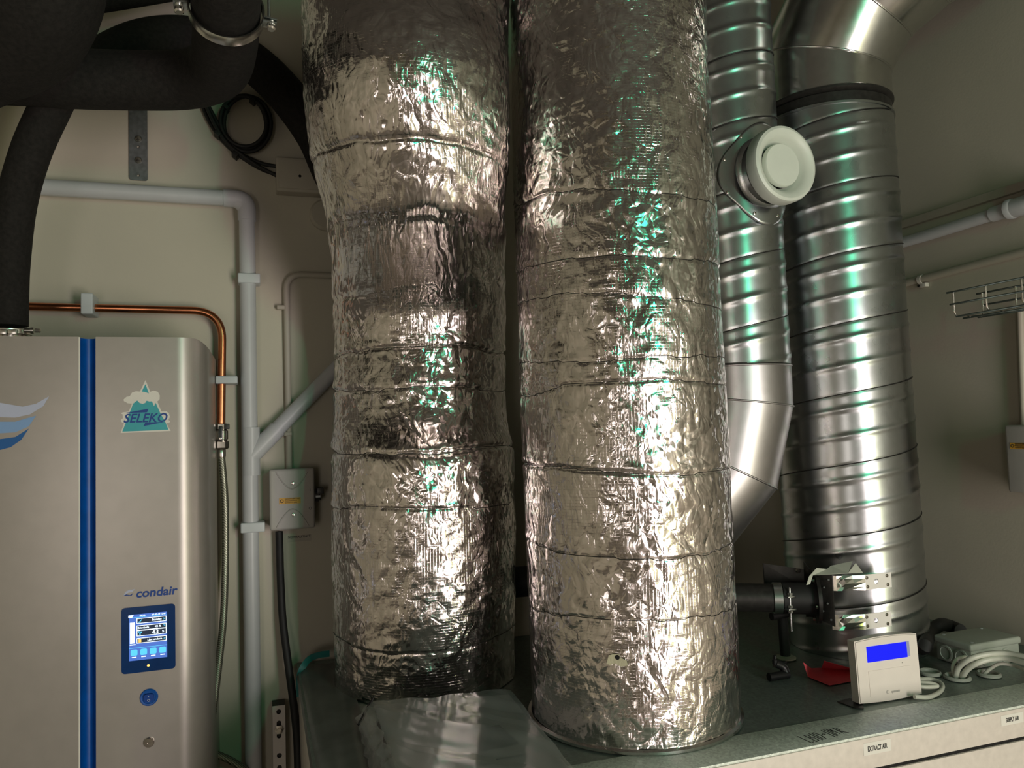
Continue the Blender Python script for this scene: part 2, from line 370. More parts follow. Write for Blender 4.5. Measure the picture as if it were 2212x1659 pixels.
# ================================================================ THE ROOM
def struct(name, c, s, mat):
    o = box(name, c, s, mat); o['kind'] = 'structure'; return o
struct('wall_back', (0.05, WY+0.05, 1.51), (3.9, 0.10, 3.38), wall)
struct('wall_right', (WX+0.05, 0.3, 1.51), (0.10, 3.62, 3.38), wall)
struct('wall_left', (-1.75, 0.3, 1.51), (0.10, 3.62, 3.38), wall)
struct('floor', (0.05, 0.3, -0.13), (3.9, 3.9, 0.10), floorm)
struct('ceiling', (0.05, 0.3, 3.25), (3.9, 3.9, 0.10), ceilm)
# wall behind the camera with its doorway opening
bmw = boxbm((-0.42, -1.50, 1.51), (2.66, 0.10, 3.38)); boxbm((1.77, -1.50, 1.51), (0.2, 0.10, 3.38), bm=bmw); boxbm((1.29, -1.50, 2.66), (0.78, 0.10, 1.0), bm=bmw)
o = from_bm('wall_front', bmw, wall); o['kind'] = 'structure'

# ================================================================ AIR HANDLING CABINET
FY = 1.22; BY = 1.315; XL = 0.085; XR = WX-0.004
ahu = thing('air_handling_cabinet', 'long galvanised air handling cabinet whose top carries the ducts', 'cabinet', loc=(1.0, 1.7, -0.08))
def chl(o):  # keep world placement although the empty sits at the base
    for c in o.children: c.matrix_parent_inverse = Matrix.Translation(-o.location)
box('cabinet_body', ((XL+XR)/2, (FY+0.02+WY-0.006)/2, (TOP-0.012-0.08)/2), (XR-XL, WY-0.006-FY-0.02, TOP+0.08-0.016), facem, ahu)
box('top_plate', ((XL+XR)/2, (BY+WY-0.004)/2, TOP-0.003), (XR-XL, WY-0.004-BY, 0.006), topm, ahu)
tag(box('front_ledge', ((XL+XR)/2, (FY+BY)/2, TOP-0.0005), (XR-XL, BY-FY, 0.005), bandm, ahu, bev=0.0015), 'spangled galvanised front ledge')
box('top_rail', ((XL+XR)/2, FY+0.009, TOP-0.032), (XR-XL, 0.022, 0.058), facem, ahu, bev=0.0015)
box('access_door', ((XL+XR)/2, FY+0.008, 0.43), (XR-XL, 0.026, 1.006), facem, ahu, bev=0.003)
tag(box('shadow_gap', ((XL+XR)/2, FY+0.009, TOP-0.064), (XR-XL-0.002, 0.020, 0.0115), holem, ahu), 'black strip painted in for the shade of the door gap')  # black strip stands in for the shade inside the door gap
fy = FY-0.002
def facelabel(name, s, px0, py0, px1, py1, w, h, ts):
    c = (Yp(px0, py0, fy)+Yp(px1, py1, fy))*0.5
    l = box(name, c, (w, 0.0012, h), paperw, ahu)
    text('lettering', s, c+Vector((0, -0.0009, -ts*0.34)), XA, ZA, ts, inkm, l, bold=0.00025, align='CENTER', sx=0.56)
facelabel('extract_air_sticker', 'EXTRACT AIR', 1863, 1622, 1926, 1606, 0.066, 0.023, 0.0135)
facelabel('supply_air_sticker', 'SUPPLY AIR', 2160, 1560, 2212, 1546, 0.062, 0.021, 0.0125)
# hand lettering LB10-11MR on the ledge
def stroke_text(parent):
    G = {'L': [[(0, 1), (0.05, 0), (0.55, 0.05)]], 'B': [[(0, 0), (0.05, 1), (0.5, .9), (.45, .6), (.1, .52), (.6, .42), (.5, .05), (0, 0)]],
         '1': [[(0.1, 1), (0.15, 0)]], '0': [[(.1, .95), (0, .05), (.35, 0), (.6, .5), (.4, .95), (.1, .95)]],
         '-': [[(0, .5), (.2, .6), (.35, .45), (.55, .55)]], 'M': [[(0, .1), (.05, .95), (.25, .5), (.45, .95), (.5, .15)]],
         'R': [[(0, .1), (.05, .95), (.4, .85), (.35, .55), (.05, .5), (.6, 0)]]}
    a = Tp(1742, 1600, TOP+0.0022); b = Tp(1826, 1578, TOP+0.0022); X = (b-a); L_ = X.length; X.normalize(); Y = Vector((-X.y, X.x, 0))
    bm = bmesh.new(); x = 0; h = 0.034
    adv = {'1': .38, '-': .72, 'M': .95}; s = 'LB10-11MR'; tot = sum(adv.get(c, .78) for c in s)
    for c in s:
        for st in G[c]:
            P = [a + X*((x+p[0]*0.95)*L_/tot) + Y*((p[1]-.35)*h) for p in st]
            sweep(P, 0.00080, 6, True, bm)
        x += adv.get(c, .78)
    from_bm('handwriting', bm, inkm, parent)
stroke_text(ahu)
chl(ahu)

# ================================================================ FOIL DUCTS
def bearing(px, py):
    d = ray(px, py); return math.atan2(d.x, d.y), d
def ring_from(pl, pr, py, r):
    tl, dl = bearing(pl, py); tr, dr = bearing(pr, py)
    R = r/math.sin((tr-tl)/2); t = (tl+tr)/2
    dm = ray((pl+pr)/2, py); s = (R-r*0.0)*math.cos(0)/math.hypot(dm.x, dm.y)
    z = CAM.z + dm.z*math.sqrt(R*R-r*r)/math.hypot(dm.x, dm.y)
    return (R*math.sin(t), R*math.cos(t), z, r)
def foil_duct(name, rows, mat, seed, grooves, parent, amp=1.0, extra=None, skip=0):
    rows = sorted(rows, key=lambda a: a[2]); zs = np.array([a[2] for a in rows])
    nv, nu = 460, 420
    z = np.linspace(TOP+0.002, rows[-1][2], nv)
    def sm(k):
        y = np.interp(z, zs, [a[k] for a in rows]); kk = np.hanning(25); kk /= kk.sum()
        yp = np.concatenate([np.full(12, y[0]), y, np.full(12, y[-1])]); return np.convolve(yp, kk, 'valid')
    cx, cy, rr = sm(0), sm(1), sm(3)
    u = np.arange(nu)/nu; U, Z = np.meshgrid(u, z); th = U*2*PI
    zz = Z-Z.min()
    D = 0.006*vnoise(U, zz/0.22, 5, 0, seed) + 0.003*vnoise(U, zz/0.09+2, 14, 0, seed+1)
    wu = (U+0.02*vnoise(U, zz/0.05, 20, 0, seed+9)) % 1
    wz = zz+0.05+0.035*vnoise(U, zz/0.06, 18, 0, seed+8)
    D += 0.0030*ridged(wu, wz/0.055, 26, 0, seed+2)+0.0019*ridged(wu, wz/0.026, 52, 0, seed+3)+0.0011*ridged(wu, wz/0.013, 100, 0, seed+4)
    D *= amp; zcs = []
    for gz, w, d, tilt in grooves:
        zc = gz + tilt*np.sin(th+seed) + 0.006*vnoise(U, zz*0+1, 30, 0, seed+int(gz*100)) + 0.020*vnoise(U, zz*0+1, 8, 0, seed+int(gz*131))
        d = d*(0.10+0.9*np.clip(vnoise(U, zz*0+1, 12, 0, seed+int(gz*57))+.5, 0, 1)); zcs.append((zc[0], gz)); D += -d*np.exp(-((Z-zc)/w)**2) + d*0.35*np.exp(-((Z-zc-3*w)/(2.5*w))**2)
        pl = np.exp(-((Z-zc)/(7*w))**2); D += pl*0.0020*(np.abs(vnoise(U, zz/0.08+5, 70, 0, seed+int(gz*77)))*2-0.4)
    if extra: D += extra(U, Z, th)
    r = rr[:, None]+D
    V = np.stack([cx[:, None]+r*np.cos(th), cy[:, None]+r*np.sin(th), Z], -1)
    V[..., 1] = np.minimum(V[..., 1], WY-.004)      # the wrap lies against the wall where it touches
    UV = np.stack([U*2*PI*float(rr.mean()), Z], -1)
    ob = grid(name, V, mat, parent, True, UV)
    dz = z[1]-z[0]
    for zc, gz in zcs[skip:]:      # a thin wire pulled tight round the wrap, following its folds
        P = []
        for i in list(range(0, nu, 3))+[0]:
            k = int(np.clip(round((zc[i]-z[0])/dz), 0, nv-1)); q = V[k, i]; c = Vector((cx[k], cy[k], q[2])); q = Vector(q); P.append(q+(q-c).normalized()*.0004)
        from_bm('binding_wire', sweep(P, .0008, 5, False), blackst, parent, True)
    return ob
d1 = thing('foil_insulated_duct', 'foil-wrapped duct with a bulging top half, beside the wall-mounted humidifier', 'duct', 'foil-wrapped ducts', loc=(0.38, 1.92, TOP))
rows1 = [ring_from(649, 1095, -120, .228), ring_from(649, 1095, -20, .226), ring_from(650, 1096, 70, .219), ring_from(653, 1098, 140, .212), ring_from(657, 1101, 210, .209), ring_from(663, 1102, 290, .208),
         ring_from(683, 1098, 390, .201), ring_from(701, 1093, 455, .192), ring_from(711, 1091, 505, .189), ring_from(717, 1090, 565, .197), ring_from(718, 1090, 625, .210), ring_from(720, 1090, 690, .218), ring_from(722, 1090, 760, .218),
         ring_from(718, 1092, 900, .218), ring_from(716, 1108, 980, .222), ring_from(717, 1111, 1100, .222), ring_from(719, 1112, 1300, .222), ring_from(724, 1112, 1450, .222)]
def zat(px, py, x, y):
    d = ray(px, py); return CAM.z + d.z*math.hypot(x, y)/math.hypot(d.x, d.y)
def g1(py, yy=1.74, w=0.005, d=0.009, t=0.0): return (zat(915, py, .36, yy), w, d, t)
gr1 = [g1(308, 1.38, .004, .010, .012), g1(462, 1.44, .005, .008, .01), g1(600, 1.60, .005, .008, -.01), g1(752, w=.004, d=.011), g1(840, w=.004, d=.009), g1(973, w=.005, d=.011), g1(1093, w=.0022, d=.005), g1(1392, w=.0022, d=.004, t=.004)]
def ex1(U, Z, th):   # domes of the hidden elbow showing through the wrap
    a = np.arctan2(np.sin(th+1.87), np.cos(th+1.87))
    e = 0.008*np.exp(-((Z-2.20)/.10)**2-(a/0.9)**2) - 0.008*np.exp(-((Z-2.44)/.06)**2-((a-.1)/1.0)**2)
    e += 0.004*np.exp(-((Z-2.08-.05*np.cos(2*a))/.016)**2)
    return e
foil_duct('foil_jacket', rows1, foilA, 11, gr1, d1, 1.0, ex1, 3)
d2 = thing('foil_insulated_duct', 'nearest foil-wrapped duct, straight, with a small torn hole near its base', 'duct', 'foil-wrapped ducts', loc=(.771, 1.542, TOP))
rows2 = [ring_from(1098, 1520, -60, .218), ring_from(1104, 1528, 100, .218), ring_from(1107, 1538, 300, .218), ring_from(1112, 1548, 480, .218), ring_from(1116, 1557, 650, .218),
         ring_from(1122, 1566, 800, .218), ring_from(1130, 1575, 1000, .218), ring_from(1140, 1585, 1200, .218), ring_from(1146, 1594, 1400, .218), ring_from(1150, 1600, 1570, .218)]
def g2(py, w=0.005, d=0.009, t=0.0): return (zat(1370, py, .67, 1.35), w, d, t)
gr2 = [g2(405, .0035, .007, .02), g2(560, .004, .008, .01), g2(640, .003, .004, .02), g2(772, .0025, .005, .008), g2(835, .003, .006, .0), g2(1012, .0035, .008, .006), g2(1192, .0025, .005, .006), g2(1335, .002, .003, -.004)]
foil_duct('foil_jacket', rows2, foilB, 37, gr2, d2, 0.75)
# torn hole with yellowish wool and its dark opening
hp = Vector((.771, 1.542, 0)); 
def on_cyl(px, py, cx, cy, r):
    d = ray(px, py); dx, dy = d.x, d.y; fx, fy_ = CAM.x-cx, CAM.y-cy
    A = dx*dx+dy*dy; B = 2*(fx*dx+fy_*dy); Cc = fx*fx+fy_*fy_-r*r; t = (-B-math.sqrt(max(0, B*B-4*A*Cc)))/(2*A); return CAM+d*t
r2b = rows2[-2]
p = on_cyl(1333, 1420, r2b[0], r2b[1], .2185); nrm = (p-Vector((r2b[0], r2b[1], p.z))).normalized(); F = frame(nrm)
wool = simple('insulation_wool', (0.50, 0.47, 0.33), 0.9, bump=0.6)
rag = [(-.020, -.012), (-.012, -.014), (-.004, -.010), (.006, -.016), (.020, -.013), (.018, -.004), (.008, .000), (.003, .007), (-.008, .006), (-.015, .004)]
poly('torn_patch', [p+nrm*.001+F@Vector((a, b, 0)) for a, b in rag], nrm, 0.002, wool, d2)
turned('hole', [(.0048, 0), (.0042, .0012)], p+nrm*.0028+F@Vector((.001, .001, 0)), nrm, holem, d2, 12)
# collar flange of foil duct 2 on the cabinet
turned('base_collar', [(.222, 0), (.226, .001), (.226, .006), (.219, .009)], (rows2[-1][0], rows2[-1][1], TOP+.002), ZA, elbm, d2, 64, False)
chl(d1); chl(d2)

# ================================================================ SPIRAL DUCTS
PITCH = 0.179
def spiral(name, c0, c1, R, parent, mat, ph=0.0, P=PITCH, nribs=2, hand=1):
    z0, z1 = c0[2], c1[2]; nv = int((z1-z0)/0.003); nu = 144
    z = np.linspace(z0, z1, nv); u = np.arange(nu)/nu; U, Z = np.meshgrid(u, z); th = U*2*PI
    t = (Z-z0)/(z1-z0); f = ((Z/P) - hand*U + ph) % 1.0
    D = np.zeros_like(Z)
    for k in range(nribs):
        c = (.40, .78)[k]; D += 0.0026*np.exp(-((f-c)*P/0.0075)**2)
    g = np.minimum(f, 1-f)*P; D -= 0.0012*np.exp(-(g/0.0035)**2)
    D += 0.0016*vnoise(U, (Z-z0)/0.25, 5, 0, 3)
    r = R+D; V = np.stack([c0[0]+(c1[0]-c0[0])*t+r*np.cos(th), c0[1]+(c1[1]-c0[1])*t+r*np.sin(th), Z], -1)
    o = grid(name, V, mat, parent)
    # lock seam: thin folded ribbon along the helix
    n0 = math.floor(z0/P)-1; n1 = math.ceil(z1/P)+1; bm = bmesh.new(); pts = []
    for i in range(int((n1-n0)*96)+1):
        uu = i/96; zz = (n0+uu+ph*-1)*P if hand > 0 else (n0+uu)*P
        if zz < z0+.004 or zz > z1-.004: continue
        tt = (zz-z0)/(z1-z0); a = 2*PI*(uu if hand > 0 else -uu)
        pts.append(Vector((c0[0]+(c1[0]-c0[0])*tt+(R+.0008)*math.cos(a), c0[1]+(c1[1]-c0[1])*tt+(R+.0008)*math.sin(a), zz)))
    sweep(pts, 0.0012, 6, True, bm); from_bm('lock_seam', bm, blackst, parent, True)
    return o
def miter(name_list, P, R, mat, parent, seg=64, gap=0.0):
    """gored elbow: straight segments meeting on mitre planes; one object per segment"""
    P = [Vector(p) for p in P]; n = len(P); D = [(P[i+1]-P[i]).normalized() for i in range(n-1)]
    a = D[0].orthogonal().normalized(); rings = []
    for i in range(n):
        if i == 0: d = D[0]; pn = D[0]
        elif i == n-1: d = D[-1]; pn = D[-1]
        else: d = D[i-1]; pn = (D[i-1]+D[i]).normalized()
        if i > 0 and i < n-1 or i == n-1: pass
        a = (a-d*a.dot(d)).normalized(); b = d.cross(a); ring = []
        for s in range(seg):
            t = 2*PI*s/seg; q = P[i]+(a*math.cos(t)+b*math.sin(t))*R
            k = (P[i]-q).dot(pn)/d.dot(pn); ring.append(q+d*k)
        rings.append(ring)
        if 0 < i < n-1:
            # carry the frame over to the next direction through the mitre plane
            a = (a - D[i]*a.dot(D[i])).normalized()
    for i in range(n-1):
        bm = bmesh.new(); A = [bm.verts.new(q) for q in rings[i]]; B = [bm.verts.new(q) for q in rings[i+1]]
        for s in range(seg): bm.faces.new((A[s], A[(s+1) % seg], B[(s+1) % seg], B[s]))
        from_bm(name_list[i], bm, mat, parent, True)
    for i in range(0, n):
        bm = sweep(rings[i]+[rings[i][0]], 0.0028, 6, False); from_bm('seam_bead', bm, mat, parent, True)
big0 = (1.533, 1.715); bigt = (1.512, 1.715)
d3 = thing('spiral_duct', 'wide spiral galvanised duct in the right corner with an elbow on top', 'duct', 'spiral ducts', loc=(1.533, 1.715, TOP))
zt = Yp(1800, 232, 1.715-.12).z
spiral('duct_body', (*big0, TOP+.001), (*bigt, zt), .175, d3, ductm, ph=0.30)
turned('end_bead', [(.1745, -.004), (.1785, -.003), (.1785, .003), (.1745, .004)], (*bigt, zt), ZA, ductm, d3, 72, False)
tag(turned('coupling', [(.172, -.03), (.172, .030), (.168, .034), (.175, .038), (.178, .041), (.178, .046), (.175, .049)], (*bigt, zt), ZA, blackst, d3, 72, False), 'dark coupling with rubber seal')
e0 = Vector((*bigt, zt+.046))
def dirn(az, tilt): return Vector((math.sin(az)*math.sin(tilt), math.cos(az)*math.sin(tilt)*-1, math.cos(tilt)))
az = math.radians(28)
P_ = [e0, e0+ZA*.125]
for k in (34, 62, 90): P_.append(P_[-1]+dirn(az, math.radians(k))*.19)
miter(['elbow_segment']*4, P_, .175, elbm, d3)
chl(d3)
def small_centre():
    t, _ = bearing(1711, 830); r = .126; R = 2.02; tc = t-math.asin(r/R); return (R*math.sin(tc), R*math.cos(tc))
sx_, sy_ = small_centre()
d4 = thing('spiral_duct', 'narrow spiral duct with a tapering elbow, between the foil duct and the wide spiral duct', 'duct', 'spiral ducts', loc=(sx_, sy_, 1.4))
z785 = zat(1640, 785, sx_, sy_-.1); z865 = zat(1640, 866, sx_, sy_-.1)
spiral('duct_body', (sx_, sy_, z785), (sx_-.012, sy_, 2.92), .126, d4, ductm, ph=0.62, P=.166)
turned('collar_seal', [(.124, -.006), (.1265, -.005), (.1265, .002)], (sx_, sy_, z785), ZA, blackst, d4, 64, False)
cz = z865
dl = Vector((-.22, .10, -1)).normalized(); dl2 = Vector((-.75, .35, -1)).normalized(); dl3 = Vector((-1, .45, -.45)).normalized()
p0 = Vector((sx_, sy_, z785-.004)); p1 = Vector((sx_, sy_, z865)); p2 = p1+dl*.165; p3 = p2+dl2*.12; p4 = p3+dl3*.12
miter(['elbow_segment']*4, [p0, p1, p2, p3, p4], .127, satm, d4)
chl(d4)
# saddle with disc valve
vc = Yp(1700, 350, 1.455); ax = Vector((vc.x-sx_, vc.y-sy_, 0)).normalized(); rad = math.hypot(vc.x-sx_, vc.y-sy_)
vt = thing('disc_valve', 'round white disc air valve sticking out of the narrow spiral duct', 'vent', loc=vc)
def saddle():
    side = Vector((-ax.y, ax.x, 0)); nu_, nv_ = 60, 10; bm = bmesh.new(); rows = []
    lob = [.126, .112, .128, .110, .124, .110, .128, .112]
    for j in range(nv_):
        row = []
        for i in range(nu_):
            a = 2*PI*i/nu_; k = (a/(2*PI)*8); i0 = int(k) % 8; fr = k-int(k); fr = fr*fr*(3-2*fr)
            ro = (lob[i0]*(1-fr)+lob[(i0+1) % 8]*fr)*(0.97)
            q = .060+(ro-.060)*j/(nv_-1)
            w = q*math.cos(a); h = q*math.sin(a)*1.02; ang = w/.130
            row.append(bm.verts.new(Vector((sx_, sy_, vc.z-0.004))+(ax*math.cos(ang)+side*math.sin(ang))*.1315+ZA*h))
        rows.append(row)
    for j in range(nv_-1):
        for i in range(nu_): bm.faces.new((rows[j][i], rows[j][(i+1) % nu_], rows[j+1][(i+1) % nu_], rows[j+1][i]))
    o = from_bm('saddle_plate', bm, ductm, vt, True); md = o.modifiers.new('thickness', 'SOLIDIFY'); md.thickness = .0018; md.offset = 0
saddle()
for a in (35, 80, 125, 160, 205, 250, 290, 335):
    w = .106*math.cos(math.radians(a)); h = .106*math.sin(math.radians(a)); ang = w/.130; side = Vector((-ax.y, ax.x, 0))
    n_ = ax*math.cos(ang)+side*math.sin(ang)
    turned('rivet', [(.0045, 0), (.004, .0015), (.0015, .0022), (.0014, .001)], Vector((sx_, sy_, vc.z-0.004+h))+n_*.1325, n_, nickel, vt, 12)
cc = Vector((sx_, sy_, vc.z-0.002))
turned('flare_ring', [(.088, .128), (.086, .134), (.080, .140), (.072, .138), (.0625, .136), (.0625, .15)], cc, ax, ductm, vt, 48, False)
turned('spigot', [(.062, .10), (.062, rad-.035)], cc, ax, ductm, vt, 48, False)
turned('valve_ring', [(.062, rad-.045), (0.0865, rad-.040), (0.0912, rad-.034), (0.0912, rad-.010), (0.0886, rad-.003), (0.0824, rad), (0.0762, rad-.002), (.064, rad-.012), (.058, rad-.030), (.050, rad-.038)], cc, ax, valvem, vt, 64, False)
turned('valve_disc', [(.010, rad-.040), (.040, rad-.036), (.0510, rad-.026), (.0510, rad-.016), (.0490, rad-.013), (.0, rad-.0125)], cc, ax, valvem, vt, 48)
turned('stem', [(.006, rad-.06), (.006, rad-.02)], cc, ax, nickel, vt, 12)
chl(vt)

# ================================================================ HUMIDIFIER ON THE WALL
hz0, hz1 = 0.55, 1.829
h = thing('wall_humidifier', 'grey wall-mounted steam humidifier with a lit touch screen and a blue stripe', 'humidifier', loc=(-.4, 1.95, hz0))
def extr(name, prof, z0, z1, mat, parent, chamf=None, ang=30):
    bm = bmesh.new(); a = [bm.verts.new((x, y, z0)) for x, y in prof]; b = [bm.verts.new((x, y, z1 - (chamf(x, y) if chamf else 0))) for x, y in prof]
    n = len(prof)
    for i in range(n): bm.faces.new((a[i], a[(i+1) % n], b[(i+1) % n], b[i]))
    bm.faces.new(a[::-1]); bm.faces.new(b); return from_bm(name, bm, mat, parent, True, ang)
extr('left_panel', [(-.80, HF+.03), (-.79, HF+.006), (-.775, HF), (-.3575, HF), (-.3575, WY-.004), (-.80, WY-.004)], hz0, hz1, hum, h)
prof = [(-.3265, WY-.004), (-.3265, HF)]
for i in range(13):
    a = PI/2*i/12; prof.append((-.171+.062*math.sin(a), HF+.075-.075*math.cos(a)))
prof += [(-.109, WY-.004)]
extr('right_panel', prof, hz0, hz1, hum, h, lambda x, y: .018*max(0, (x+.140)/.031)**2 if x > -.140 else 0)
grv = [(-.3575, WY-.03), (-.3575, HF+.001), (-.3550, HF+.001)]
for i in range(9):
    a = PI*i/8; grv.append((-.3415-.0135*math.cos(a), HF+.003+.020*math.sin(a)))
grv += [(-.3265, HF+.001), (-.3265, WY-.03)]
tag(extr('blue_stripe', grv, hz0, hz1-.002, bluep, h), 'blue recessed stripe')
tag(box('stripe_edge', (-.3567, HF-.0006, (hz0+hz1)/2), (.0026, .002, hz1-hz0-.002), paperw, h), 'pale edge trim')
f0 = HF-0.0003
def H(px, py, d=0.0): return Yp(px, py, f0-d)
def hp_(name, pts, mat, par, d): return poly(name, [H(x, y, d) for x, y in pts], (0, -1, 0), 0.0003, mat, par)
sw = hp_('swoosh_logo', [(-60, 862), (0, 870), (49, 878.5), (78, 872), (106, 856), (94, 877), (65, 895), (33, 902), (0, 901), (-60, 893)], logo1, h, 0)
hp_('light_wave', [(-60, 905), (0, 911), (33, 911), (59, 903), (78, 898), (62, 921), (33, 934), (0, 936), (-60, 930)], logo2, sw, 0)
hp_('blue_wave', [(-50, 948), (0, 948.5), (33, 944), (62, 926), (46, 950), (23, 966), (0, 972), (-50, 974)], logo3, sw, 0)
def S(pts): return [(230+x/10.37, 800+y/10.37) for x, y in pts]
st = hp_('mountain_sticker', S([(875, 215), (980, 480), (1060, 455), (1150, 480), (1195, 560), (1190, 650), (1140, 700), (1230, 920), (1340, 915), (1400, 960), (1420, 1040), (1390, 1110), (1430, 1150), (1390, 1185), (1340, 1180), (1440, 1360), (315, 1405), (390, 1190), (340, 1160), (320, 1110), (370, 1070), (360, 985), (315, 965), (370, 940), (500, 920), (570, 745), (480, 740), (390, 690), (385, 650), (450, 590), (520, 580), (570, 500), (660, 470), (750, 475)]), paperw, h, 0)
hp_('teal_slope', S([(600, 745), (690, 675), (740, 730), (810, 750), (870, 730), (900, 680), (960, 700), (1020, 695), (1065, 805), (1105, 730), (1200, 945), (1320, 1160), (1390, 1330), (355, 1375), (430, 1185), (530, 920)]), tealp, st, .0004)
hp_('teal_peak', S([(875, 310), (950, 520), (880, 490), (790, 475)]), tealp, st, .0004)
hp_('upper_bar', S([(400, 960), (940, 860), (910, 940)]), navyp, st, .0008)
hp_('lower_bar', S([(830, 1250), (870, 1170), (1320, 1155)]), navyp, st, .0008)
b0 = H(*S([(372, 1172)])[0], .0010); text('lettering', 'SELEKO', b0, XA, ZA, .0262, navyp, st, bold=.0004, shear=.28, fit=.0850)
br = text('brand_lettering', 'condair', H(293, 1291, .0004), XA, ZA, .0250, navyp, h, bold=.0006, shear=.15, fit=.0800)
hp_('wave_mark', [(266, 1287), (272, 1278), (279, 1274), (286, 1273.5), (291, 1272), (286, 1279), (278, 1280)], logo1, br, 0)
hp_('wave_line', [(266, 1287.5), (273, 1284), (281, 1285.5), (288, 1281), (284, 1287), (276, 1286.5)], navyp, br, 0)
dx0, dx1, dz0, dz1 = -.279, -.176, 1.126, 1.261
dsp = plate('touch_display', rrect(0, 0, dx1-dx0, dz1-dz0, .007), [], (dx0, HF-.001, dz0), XA, ZA, .002, bezel, h)
tag(dsp, 'navy display bezel with lit screen')
u0, u1, v0, v1 = -.2646, -.1920, 1.246, 1.1515
def sc(name, a, b, c, d, mat, par, dep=0): 
    x0 = u0+(u1-u0)*a; x1 = u0+(u1-u0)*c; z0 = v0+(v1-v0)*b; z1 = v0+(v1-v0)*d
    return box(name, ((x0+x1)/2, HF-.0022-dep, (z0+z1)/2), (x1-x0, .0003, abs(z1-z0)), mat, par)
scr = sc('screen', 0, 0, 1, 1, scrb, dsp)
def stx(s, a, b, size, mat=scrw, fit=None, al='LEFT'):
    o = text('screen_text', s, (u0+(u1-u0)*a, HF-.0032, v0+(v1-v0)*b), XA, ZA, size, mat, dsp, bold=.0001, align=al, fit=fit)
sc('header_line', 0, .062, 1, .070, scrc, dsp, .0003)
sc('footer_line', 0, .725, 1, .735, scrc, dsp, .0003)
hpx = [(u0-.001, v0-.001), (u0+.009, v0-.001), (u0+.006, v0-.006), (u0-.001, v0-.006)]
poly('header_flag', [(x, HF-.0027, z) for x, z in hpx], (0, -1, 0), .0003, scrw, dsp)
sc('level_bar', .025, .17, .155, .625, scrw, dsp, .0004)
for a, b, c, d in ((.2, .09, .985, .205), (.2, .245, .985, .355), (.2, .350, .985, .480), (.2, .520, .985, .635)):
    sc('row_outline', a, b, c, d, scrw, dsp, .0003); sc('row_field', a+.018, b+.013, c-.018, d-.013, scrd, dsp, .0006)
stx('27-02-19 12:47', .60, .05, .0040, fit=.027); stx('RS(10)', .28, .05, .0040)
stx('Standby', .60, .168, .0062, fit=.019); stx('>', .90, .172, .0075, scrc)
stx('Börvärde', .23, .318, .0058, fit=.021); stx('42 %', .68, .318, .0058, fit=.012); stx('>', .90, .322, .0075, scrc)
stx('43', .60, .455, .0115, fit=.0125); stx('%', .87, .445, .0062); stx('Låst underh.', .48, .595, .0056, fit=.029); stx('>', .90, .600, .0075, scrc)
poly('tick', [(u0+(u1-u0)*a, HF-.0034, v0+(v1-v0)*b) for a, b in ((.235, .155), (.265, .165), (.34, .11), (.345, .125), (.275, .185), (.25, .18))], (0, -1, 0), .0002, scrc, dsp)
sc('trophy', .25, .545, .32, .615, scro, dsp, .0009); 
for a, b in ((.24, .37), (.30, .38), (.27, .42)): sc('droplet', a, b, a+.035, b+.03, scrc, dsp, .0009)
for k in range(4):
    a = .04+k*.25; plate('touch_button', rrect(0, 0, (u1-u0)*.18, .0125, .003), [], (u0+(u1-u0)*a, HF-.0026, v0+(v1-v0)*.895), XA, ZA, .0003, scrc, dsp)
    sc('button_caption', a+.03, .92, a+.15, .94, scrw, dsp, .0003)
sc('outlet_caption', .02, .645, .17, .665, scrw, dsp, .0003)
q = H(320.6, 1437); tag(turned('status_light', [(.0022, 0), (.0018, .0012), (0, .0014)], (q.x, HF-.002, q.z), (0, -1, 0), ledo, h, 14), 'glowing orange status light')
q = H(322, 1506); rs = turned('rocker_switch', [(.0175, 0), (.0175, .002), (.0160, .0035), (.0130, .0030), (.0125, .0015)], (q.x, HF, q.z), (0, -1, 0), bluep, h, 40)
plate('rocker', rrect(-.0095, -.0085, .0095, .0085, .005), [], (q.x, HF-.0040, q.z), XA, (ZA-YA*.2), .004, navyp, rs)
plate('on_mark', rrect(-.0005, -.003, .0005, .003, .0004), [], (q.x, HF-.0066, q.z+.005), XA, ZA, .0004, clipm, rs)
plate('off_mark', circ(0, 0, .0026, 16), [circ(0, 0, .0016, 16)], (q.x, HF-.0062, q.z-.0045), XA, ZA, .0004, clipm, rs)
q = H(322, 1603); lk = turned('lock_screw', [(.0105, 0), (.0105, .003), (.009, .005), (.003, .0052), (.003, .004), (0, .004)], (q.x, HF, q.z), (0, -1, 0), nickel, h, 24)
chl(h)
# hose clamp where the steam hose meets the top of the humidifier
# ================================================================ BLACK INSULATED PIPES
def pipe(name, label, P, r, mat=insul, n=10, cat='pipe', seg=28, grp=None):
    return tag(tube(name, catmull(P, n), r, mat, None, seg), label, cat, grp)
mani = pipe('insulated_pipe', 'thick black insulated pipe running level and bending up through the steel clamp', [Vector((-1.66, 1.79, Yp(-260, 128, 1.78).z+.02)), Yp(-260, 128, 1.78), Yp(-60, 150, 1.77), Yp(120, 168, 1.76), Yp(280, 174, 1.75), Yp(400, 172, 1.72), Yp(468, 150, 1.64), Yp(486, 95, 1.54), Yp(488, 20, 1.44), Yp(486, -90, 1.32)], .060)
hoseb = Yp(19, 711, 1.93)
sh = pipe('insulated_hose', 'black insulated hose dropping from the thick pipe to the humidifier top', [Yp(130, 190, 1.79), Yp(108, 235, 1.82), Yp(66, 330, 1.86), Yp(36, 440, 1.90), Yp(22, 560, 1.93), Yp(18, 640, 1.93), Yp(17, 704, 1.93)], .0390, cat='hose')
